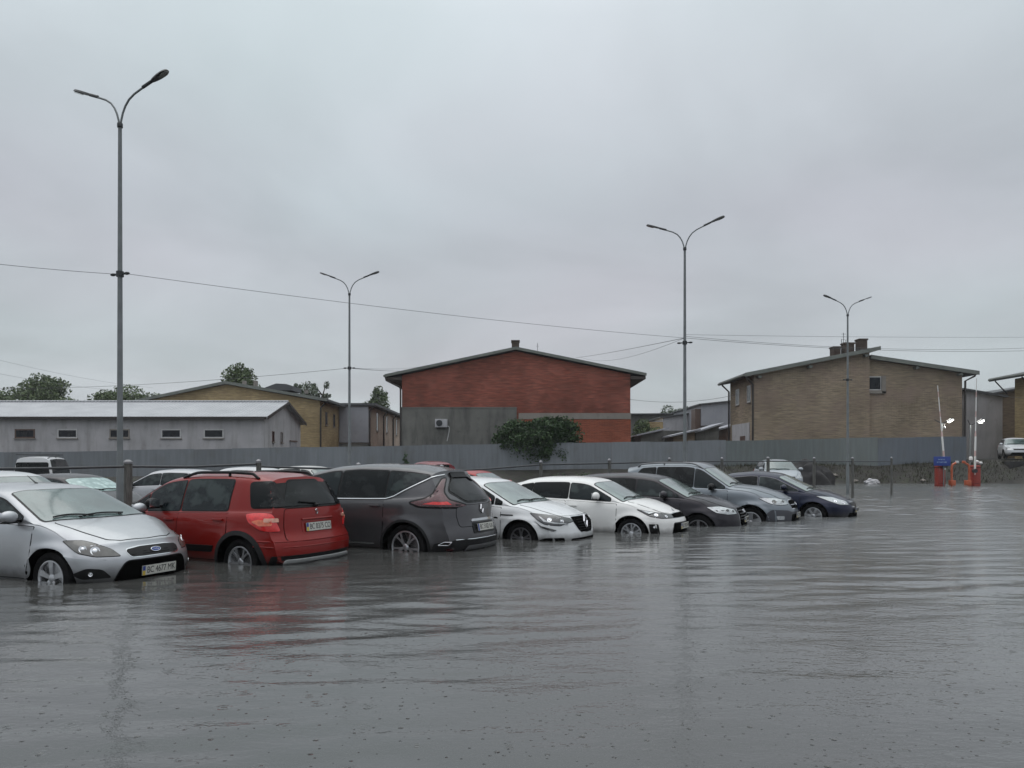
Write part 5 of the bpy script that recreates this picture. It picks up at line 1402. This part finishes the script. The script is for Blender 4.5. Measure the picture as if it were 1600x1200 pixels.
def tree(name, base, height, rx, rz, nclump, nleaf, size, mat, lab, seed, cat='tree', group=None, trunk=.22, crown0=None, clump=.30, droop=0.0, ry=None, lean=0):
    rng = random.Random(seed); base = Vector(base); ry = ry or rx
    e_ = empty(name, base, 0, lab, cat, group)
    cc = Vector((lean, 0, crown0 if crown0 is not None else height - rz))
    m = MB(); lv = MB()
    m.tube([(0, 0, -.3), (lean * .3, 0, height * .3), (lean * .8, 0, cc.z)], [trunk, trunk * .75, trunk * .4], 8)
    for i in range(nclump):
        while True:
            p = Vector((rng.uniform(-1, 1), rng.uniform(-1, 1), rng.uniform(-.9, 1)))
            if .25 < p.length < 1: break
        p *= rng.uniform(.75, 1.08)
        c_ = cc + Vector((p.x * rx, p.y * ry, p.z * rz)); k = clump * rng.uniform(.35, 1.45)
        leaves(lv, c_, (rx * k, ry * k, rz * k * .8), nleaf, size, rng, droop)
        st = Vector((lean * .5, 0, max(.2, cc.z - rz * .8))) if rng.random() < .5 else Vector((lean * .8, 0, cc.z))
        mid = st.lerp(c_, .5) + Vector((0, 0, rz * .1)); m.tube([st, mid, c_], [trunk * .3, trunk * .18, trunk * .06], 5)
    m.done('trunk', M['bark'], e_); lv.done('crown', M[mat], e_, None)
    return e_
T = 'trees beyond the buildings'
def far_tree(px0, px1, ytop, d, mat, lab, seed, nclump=44, nleaf=230, size=.27, sparse=1.0, ground=1.5, rzk=None):
    xc = ((px0 + px1) / 2 - 800) * d / 1200; rx = (px1 - px0) / 2 * d / 1200; zt_ = CAM_H + (720 - ytop) * d / 1200
    h = zt_ - ground; rz = rzk or min(rx * .9, h * .42)
    tree('tree', (xc, d, ground), h, rx, rz, nclump, nleaf, size, mat, lab, seed, 'tree', T, trunk=.3, clump=.36 * sparse)
far_tree(-70, 35, 610, 92, 'leaf_mid', 'green tree cut by the left edge above the grey roof', 1, rzk=2.2)
far_tree(20, 118, 593, 95, 'leaf_mid', 'bushy green tree with a raised peak above the grey roof', 2, 60, 240, .27, rzk=2.9)
far_tree(146, 240, 605, 100, 'leaf_mid', 'low rounded tree behind the tallest lamp post', 3, 54, 230, .27, rzk=2.4)
far_tree(350, 403, 567, 84, 'leaf_mid', 'upright dark green tree above the yellow tan gable', 4, 46, 220, .25, rzk=2.8)
far_tree(452, 492, 591, 86, 'leaf_pale', 'thin sparse tree above the yellow building roof, left one of two', 5, 18, 80, .24, .8, rzk=2.2)
far_tree(486, 522, 588, 88, 'leaf_pale', 'thin sparse tree above the yellow building roof, right one of two', 6, 18, 80, .24, .8, rzk=2.2)
far_tree(572, 612, 608, 104, 'leaf_mid', 'small tree behind the beige block', 7, 26, 130, .26, rzk=2.4)
far_tree(1030, 1085, 634, 130, 'leaf_pale', 'pale hazy tree in the gap right of the red brick building', 8, 30, 260, .26, rzk=2.6)
far_tree(984, 1034, 655, 78, 'leaf_mid', 'green bush mass in the gap beside the red brick wall', 9, 34, 240, .18, rzk=2.4)
tree('bush', (2.0, 51.4, .9), 4.15, 3.35, 1.45, 135, 270, .155, 'leaf_dark', 'dark green bush hanging over the fence before the red brick building', 21, 'bush', None, .12, 2.2, .20, .6, 1.8)
tree('sapling', ((633 - 800) * 50.1 / 1200, 50.0, .9), 1.15, .22, .5, 8, 24, .12, 'leaf_dark', 'small upright shrub against the fence above the grey people carrier', 22, 'shrub', None, .02, .6, .4)
tree('weed_clump', (at(900, 733, 30).x, 30, -.3), 1.35, .9, .35, 9, 40, .10, 'leaf_dark', 'dark weeds behind the railing above the white hatchbacks', 23, 'weeds', None, .012, 1.0, .35)

# grass and weeds on the bank
rng = random.Random(5); m = MB()
for _ in range(9000):
    x = rng.uniform(8, 44); y = rng.uniform(48.6, 50.5); z = ground_z(x, y)
    if z < -.02 or (rng.random() < .5 and math.sin(x * 1.7) < 0): continue
    h_ = rng.uniform(.05, .26); a = rng.uniform(0, 6.28); dxx, dyy = math.cos(a) * .022, math.sin(a) * .022; lx, ly = rng.gauss(0, .05), rng.gauss(0, .05)
    m.bm.faces.new([m.bm.verts.new(p) for p in ((x - dxx, y - dyy, z - .02), (x + dxx, y + dyy, z - .02), (x + lx, y + ly, z + h_))])
M['grass'] = foliage('dry grass', [(.025, .03, .016), (.045, .043, .027), (.065, .06, .04)])
tag(m.done('grass', M['grass'], None, None), kind='stuff', label='rough grass and weeds on the bank below the fence', cat='grass')
# spoil heap, sack, stones
def lump(name, c, r, mat, lab, cat, seed, rough=.25, group=None):
    m = MB(); m.ico((0, 0, 0), 1, 4, (1, 1, 1)); rg = random.Random(seed); ph = [rg.uniform(0, 6.28) for _ in range(6)]
    for v in m.bm.verts:
        n = v.co.copy(); k = 1 + rough * (.12 * math.sin(23 * n.x + 5 * n.z) * math.sin(19 * n.y + 17 * n.z) + .5 * math.sin(3 * n.x + ph[0]) * math.sin(2.5 * n.y + ph[1]) + .3 * math.sin(7 * n.x + ph[2] + 4 * n.z) + .2 * math.sin(11 * n.y + ph[3] + 9 * n.z))
        v.co = Vector((n.x * r[0], n.y * r[1], max(-.2, n.z) * r[2])) * k
    o = m.done(name, mat, None, 50); o.location = c; return tag(o, lab, cat, group)
M['heap'] = streaky('wet dark earth', (.022, .022, .024), (.038, .036, .036), (.015, .015, .015))
p = at(1268, 748, 46.5); lump('spoil_heap', (p.x, 46.9, -.05), (1.45, 1.0, 1.55), M['heap'], 'dark earth heap behind the railing near the light grey hatchback', 'earth heap', 1, .3)
p = at(1360, 750, 48.2); lump('white_sack', (p.x, 48.0, .05), (.46, .3, .27), M['whitewall'], 'white sack lying at the foot of the bank', 'sack', 2, .35)
for i, (px, py) in enumerate(((1305, 748), (1336, 750), (1442, 745))):
    p = at(px, py, 48.9); lump('stone', (p.x, 48.9, max(.05, ground_z(p.x, 48.9))), (.18, .14, .11), M['concrete'], ['pale stone left of the white sack', 'pale stone touching the white sack', 'pale stone just left of the left barrier', 'pale stone between the sack and the blue sign', 'pale stone right of the right barrier', 'rightmost pale stone under the parked white car'][i], 'stone', 10 + i, .4, 'stones on the bank')

# ------------------------------------------------------------------ car park gate
G = 43.6
def gp(px, py, dd=0): return at(px, py, G + dd)
M['gred'] = plain('red cabinet paint', (.26, .034, .024), .4, 0, .2)
M['gorange'] = plain('orange steel paint', (.42, .10, .045), .5, 0, .2)
b = NB('striped boom'); s_ = b.n('ShaderNodeSeparateXYZ', {0: b.tc.outputs['Object']})
f_ = b.math('GREATER_THAN', b.math('FRACT', b.math('MULTIPLY', s_.outputs[2], .9)), .72)
b.set(Base_Color=b.mix(f_, (.66, .66, .64), (.52, .36, .34)), Roughness=.4); M['boom'] = b.m
def emit(name, col, st):
    b = NB(name); b.set(Base_Color=(.8, .8, .8), Emission_Color=col, Emission_Strength=st); return b.m
M['lit'] = emit('lit lamp panel', (1, 1, .94), 6)
def cabinet(px, wpx, boom, lab, w=.215):
    base = gp(px, 760); e_ = empty('barrier_gate', (base.x, G, -.2), 0, lab, 'barrier', 'car park barriers')
    m = MB(); hh = 1.2 + .2
    m.b3((-w, -.2, 0), (w, .2, hh), 0, .06); m.done('cabinet', M['gred'], e_, 40)
    m = MB(); m.b3((-w - .01, -.21, hh - .16), (w + .01, .21, hh - .12)); m.b3((-w * .7, -.205, .35), (w * .7, -.2005, .37)); m.done('cabinet_seam', M['black'], e_)
    m = MB(); a, b_ = [Vector((gp(*q).x - base.x, -.26, gp(*q).z + .2)) for q in boom]
    ax = (b_ - a).normalized(); 
    m.tube([a - ax * .25, a, a.lerp(b_, .40), a.lerp(b_, .41), b_], [.04, .055, .048, .03, .022], 8); m.done('boom', M['boom'], e_)
    m = MB(); m.lathe([(.001, .12), (.12, .12), (.12, -.08), (.001, -.08)], 16, Matrix.Translation((a.x, -.22, a.z - .02)) @ Matrix.Rotation(R(90), 4, 'X')); m.done('boom_hub', M['lamp_body'], e_)
    return e_
cabinet(1468.5, 13, ((1472, 727), (1461, 603)), 'red barrier cabinet with raised boom beside the blue sign')
cabinet(1523.5, 14, ((1519, 735), (1521.5, 592)), 'red barrier cabinet with raised boom, right of the orange posts')
# lamp masts of the gate
def mast(px, ytop, arms, lab, y0=758, dy=.5):
    b0 = gp(px, y0, dy); t0 = gp(px, ytop, dy); e_ = empty('gate_lamp', (b0.x, G + dy, -.3), 0, lab, 'lamp', 'gate lamps')
    H_ = t0.z + .3
    m = MB(); m.tube([(0, 0, 0), (0, 0, H_)], [.05, .038], 8); m.done('mast', M['pole'], e_)
    for (dxp, dyp, lit) in arms:
        tip = Vector((dxp / 27.5, -.12, H_ + dyp / 27.5)); m = MB(); m.tube([(0, 0, H_ - .02), tip], [.03, .022], 6); a_ = m.done('arm', M['lamp_body'], e_)
        if lit:
            rot = Matrix.Rotation(R(28), 3, 'Y') @ Matrix.Rotation(R(0), 3, 'X')
            d1 = Vector((1, 0, .55)).normalized()
            m = MB(); m.box(tip + Vector((.14, 0, .1)), (.34, .20, .05), Matrix.Rotation(R(-30), 3, 'Y'), 0, .01); h_ = m.done('lamp_head', M['lamp_body'], e_)
            m = MB(); m.box(tip + Vector((.155, -.03, .062)), (.30, .22, .05), Matrix.Rotation(R(-30), 3, 'Y') @ Matrix.Rotation(R(25), 3, 'X')); m.done('lit_panel', M['lit'], h_)
            ld = bpy.data.lights.new('gate_light', 'SPOT'); ld.energy = 110; ld.spot_size = R(150); ld.spot_blend = .6; ld.shadow_soft_size = .12; ld.color = (1, 1, .9)
            lo = bpy.data.objects.new('gate_light', ld); COL.objects.link(lo); lo.parent = e_; lo.location = tip + Vector((.16, -.12, .0)); lo.rotation_euler = (R(18), R(22), 0)
    return e_
mast(1471.5, 661, ((-13, 5, False), (6.5, 2, True)), 'floodlight mast with one lit head over the left barrier')
g2 = mast(1516, 664, ((-6, 8, False), (10, 4, True)), 'floodlight mast with one lit head beside the right barrier')
m = MB(); m.lathe([(.10, 0), (.10, .14), (.06, .2), (.001, .21)], 12, Matrix.Translation((0, -.06, .3 + CAM_H + .04))); m.done('white_cap', M['wframe'], g2)
m = MB(); m.ico((0, 0, 0), .07, 2, (1, 1, 1.1)); m.tube([(0, 0, .07), (0, 0, .2), (-.12, .1, .24)], .015, 6)
o = m.done('dome_camera', M['wframe'], None); o.location = gp(1475.5, 668, .3); tag(o, 'small white dome camera under the left lit lamp', 'camera')
# blue sign
q = gp(1472, 720.5, -.35); sg = empty('blue_sign', q, 0, 'blue sign with two lines of pale lettering above the left barrier', 'sign')
m = MB(); m.b3((-.47, -.015, -.26), (.47, .015, .26), 0, .01); m.done('board', M['blue'], sg)
m = MB()
rg = random.Random(3)
for row, (z, x0, x1) in enumerate(((.09, -.22, .14), (-.06, -.30, .22))):
    x = x0
    while x < x1:
        w = rg.uniform(.025, .045); m.b3((x, -.022, z - .03), (x + w * .35, -.0155, z + .03)); m.b3((x + w * .35, -.022, z + rg.choice((-.03, .02))), (x + w, -.0155, z + rg.choice((-.02, .03)) + .003)); x += w + .012
M['signtext'] = plain('pale sign lettering', (.25, .36, .5), .5); m.done('lettering', M['signtext'], sg)
m = MB(); m.tube([(.12, .04, -2.1), (.12, .04, .2)], .03, 8); m.done('sign_post', M['pole'], sg)
# orange hoops / guards
for (px, dxp, lab) in ((1484, 7, 'orange bent steel guard right of the blue sign'), (1511, -7, 'orange bent steel guard left of the right barrier')):
    b0 = gp(px, 760); e_ = empty('steel_guard', (b0.x, G - .2, -.3), 0, lab, 'guard post', 'orange guard posts')
    s1 = 1 if dxp > 0 else -1
    m = MB(); m.tube([(0, 0, 0), (0, 0, 1.40), (s1 * .04, 0, 1.52), (s1 * .28, 0, 1.66)], .058, 8); m.done('post', M['gorange'], e_)
    m = MB(); m.box((s1 * .30, 0, 1.68), (.16, .12, .14), None, 0, .02); m.done('reader_head', M['wframe'] if dxp > 0 else M['gorange'], e_)
    m = MB(); m.box((s1 * .05, .05, .5), (.26, .30, .30), None, 0, .02); m.done('foot', M['gorange'], e_)
for k, (px, py, r_) in enumerate(((1526, 721.5, .11), (1532, 723.5, .10))):
    m = MB(); m.ico((0, 0, 0), r_, 3, (1.2, .8, .85)); o = m.done('white_lamp_globe', M['wframe'], None); o.location = gp(px, py, .1)
    tag(o, 'white rounded camera housing on top of the right cabinet, ' + ('larger upper one' if k == 0 else 'smaller outer one'), 'camera housing')
# low wall on the right bank
m = MB(); m.b3((32.0, 49.4, -.2), (60, 50.2, 1.42)); o = m.done('retaining_wall', M['heap'], None); tag(o, 'dark low retaining wall under the parked white car at the right', 'wall')
# ------------------------------------------------------------------ cars beyond the railing
def generic(kind, paintm, H=1.46, W=1.76, wind='glass_wind', arches=True):
    """a plain hatchback or van outline for the cars seen small"""
    if kind == 'van':
        return dict(wb=2.7, fo=.85, ro=.85, W=W, H=H, r=.32, paint=paintm, tum=.16, crown=.08, stations=60, archgap=.05,
            top=[(-2.2, H - .05), (-1.0, H), (.4, H - .02), (.7, H - .10), (1.35, 1.15), (1.7, 1.0), (2.2, .8)], belt=[(-2.2, 1.05), (0, 1.05), (1.3, 1.02), (2.2, .72)],
            tail=[(.15, .05), (.4, 0), (.6, 0), (1.0, .03), (1.9, .12)], lr=.5, bendr=.06, arches=arches)
    return dict(wb=2.6, fo=.85, ro=.75, W=W, H=H, r=.315, paint=paintm, stations=64, archgap=.05,
        top=[(-2.05, H - .14), (-1.5, H - .06), (-.8, H - .01), (-.3, H), (.12, H - .03), (.34, H - .07), (1.1, 1.0), (1.55, .92), (1.95, .82), (2.15, .72)],
        belt=[(-2.05, 1.02), (-1.2, .99), (0, .95), (1.1, .91), (1.7, .83), (2.15, .65)], nose=[(.15, -.10), (.28, 0), (.5, 0), (.6, -.03), (.68, -.10), (.78, -.22), (.9, -.3)], bendf=.36, lf=1.15, arches=arches)
def back_car(kind, col, metal, px, d, yawdeg, lab, H=1.46, W=1.76, sub=.30, z=None, wind='glass_wind', dx=0, shade=False, front=True, rear=False):
    pm = paint('back car paint ' + lab[:18], col, metal, .38, .6)
    s_ = generic(kind, pm, H, W)
    c = Car('parked_car' if kind != 'van' else 'parked_van', lab, ((px - 800) * d / 1200 + dx, d), R(yawdeg), s_, 'car' if kind != 'van' else 'van', BACK, sub if z is None else -z)
    if kind == 'van':
        c.windows(.95, -1.9, [.35, -.75], rim=.02); c.windscreen(1.30, .74)
        c.patch('rear_window', 'back', [(-.60, 1.16), (.60, 1.16), (.56, H - .26), (-.56, H - .26)], M['glass_dark'], off=.012, rim=(M['black'], .02))
        c.roof_rails(.4, -2.0, M['lamp_body'], h=.05, inset=.06)
        m = MB(); 
        for k in range(5):
            x = -1.9 + .5 * k; m.tube([(x, -.62, H + .07), (x, .62, H + .07)], .02, 6)
        m.done('roof_rack', M['lamp_body'], c.root)
    else:
        c.windscreen(1.06, .40, mat=M[wind]); c.windows(1.0, -1.7, [-.10, -1.0], mats={1: M['glass_mid'], 2: M['glass_mid']}); c.hood(1.14, 1.93)
        c.patch('rear_window', 'back', [(-.60, 1.08), (.60, 1.08), (.52, H - .16), (-.52, H - .16)], M['glass_dark'], off=.012, rim=(M['black'], .02))
    c.door(-1.06, -.16); c.door(-.14, .98)
    c.both('headlight', 'front', [(.48, .60), (.85, .60), (1.2, .78), (.9, .76), (.5, .68)], M['lens'], off=.01)
    c.both('tail_light', 'back', [(.60, .75), (.95, .75), (1.0, 1.0), (.62, 1.0)], M['red_lens'], off=.01)
    c.patch('grille', 'front', [(-.40, .58), (.40, .58), (.42, .67), (-.42, .67)], M['black'], off=.008)
    c.patch('lower_grille', 'front', [(-.62, .26), (.62, .26), (.5, .42), (-.5, .42)], M['well'], off=.008)
    c.mirror(.82, 1.03); c.wheels(('spoke', 5), .205, M['dkalloy'])
    if shade:
        m = M['shade']; c.ws.data.materials[0] = m
    return c
b = NB('silver sun shade'); vv = b.n('ShaderNodeTexVoronoi', {'Vector': b.coord(), 'Scale': 7.0}).outputs['Distance']
b.set(Base_Color=b.mix(b.rng(vv, .1, .6, 0, 1), (.42, .56, .54), (.20, .30, .29)), Roughness=.4, Metallic=.2, Coat_Weight=.6, Normal=b.bump(vv, .6, .03)); M['shade'] = b.m
back_car('van', (.75, .76, .77), 0, 72, 33, 108, 'white van with dark windows and roof rack, behind the railing at the left', H=1.93, W=1.62)
back_car('hatch', (.50, .52, .53), .1, 12, 17.6, -25, 'white car cut by the left edge, behind the silver hatchback roof', H=1.52)
back_car('hatch', (.012, .010, .013), .4, 118, 19.9, -20, 'dark car with silver sun shade behind its windscreen', H=1.43, shade=True)
back_car('hatch', (.42, .43, .45), .4, 268, 25.0, 172, 'silver hatchback facing left, beyond the thick railing post', H=1.49)
back_car('hatch', (.55, .56, .57), 0, 372, 26.5, 168, 'white car whose roof shows above the red crossover', H=1.55)
back_car('hatch', (.54, .54, .52), 0, 492, 28.5, -30, 'white car whose roof shows between the red crossover and the people carrier', H=1.57)
back_car('hatch', (.17, .014, .02), .2, 668, 33.0, 120, 'dark red car whose roof shows above the people carrier', H=1.74)
back_car('hatch', (.30, .018, .020), .2, 742, 25.5, -27, 'red car behind the people carrier tail', H=1.47)
back_car('hatch', (.36, .39, .42), .4, 1214, 37.5, -97, 'light grey hatchback facing the camera beyond the navy saloon', H=1.50, W=1.72, sub=-.03)
c = back_car('hatch', (.55, .57, .59), .1, 1586, 54.5, -115, 'white hatchback parked on the raised ground at the right edge', H=1.50, W=1.78, z=1.60)
# ------------------------------------------------------------------ rain-dulled air
m = bpy.data.materials.new('wet air'); m.use_nodes = True; t = m.node_tree; t.nodes.clear()
ou = t.nodes.new('ShaderNodeOutputMaterial'); pv = t.nodes.new('ShaderNodeVolumePrincipled')
pv.inputs['Color'].default_value = (.97, .98, 1.0, 1); pv.inputs['Density'].default_value = .0004; pv.inputs['Anisotropy'].default_value = .3
t.links.new(pv.outputs[0], ou.inputs['Volume'])
mb = MB(); mb.b3((-1700, -100, -2.5), (1700, 1900, 16)); hz = mb.done('haze', m, None); tag(hz, kind='stuff', label='thin grey rain haze in the air', cat='haze')
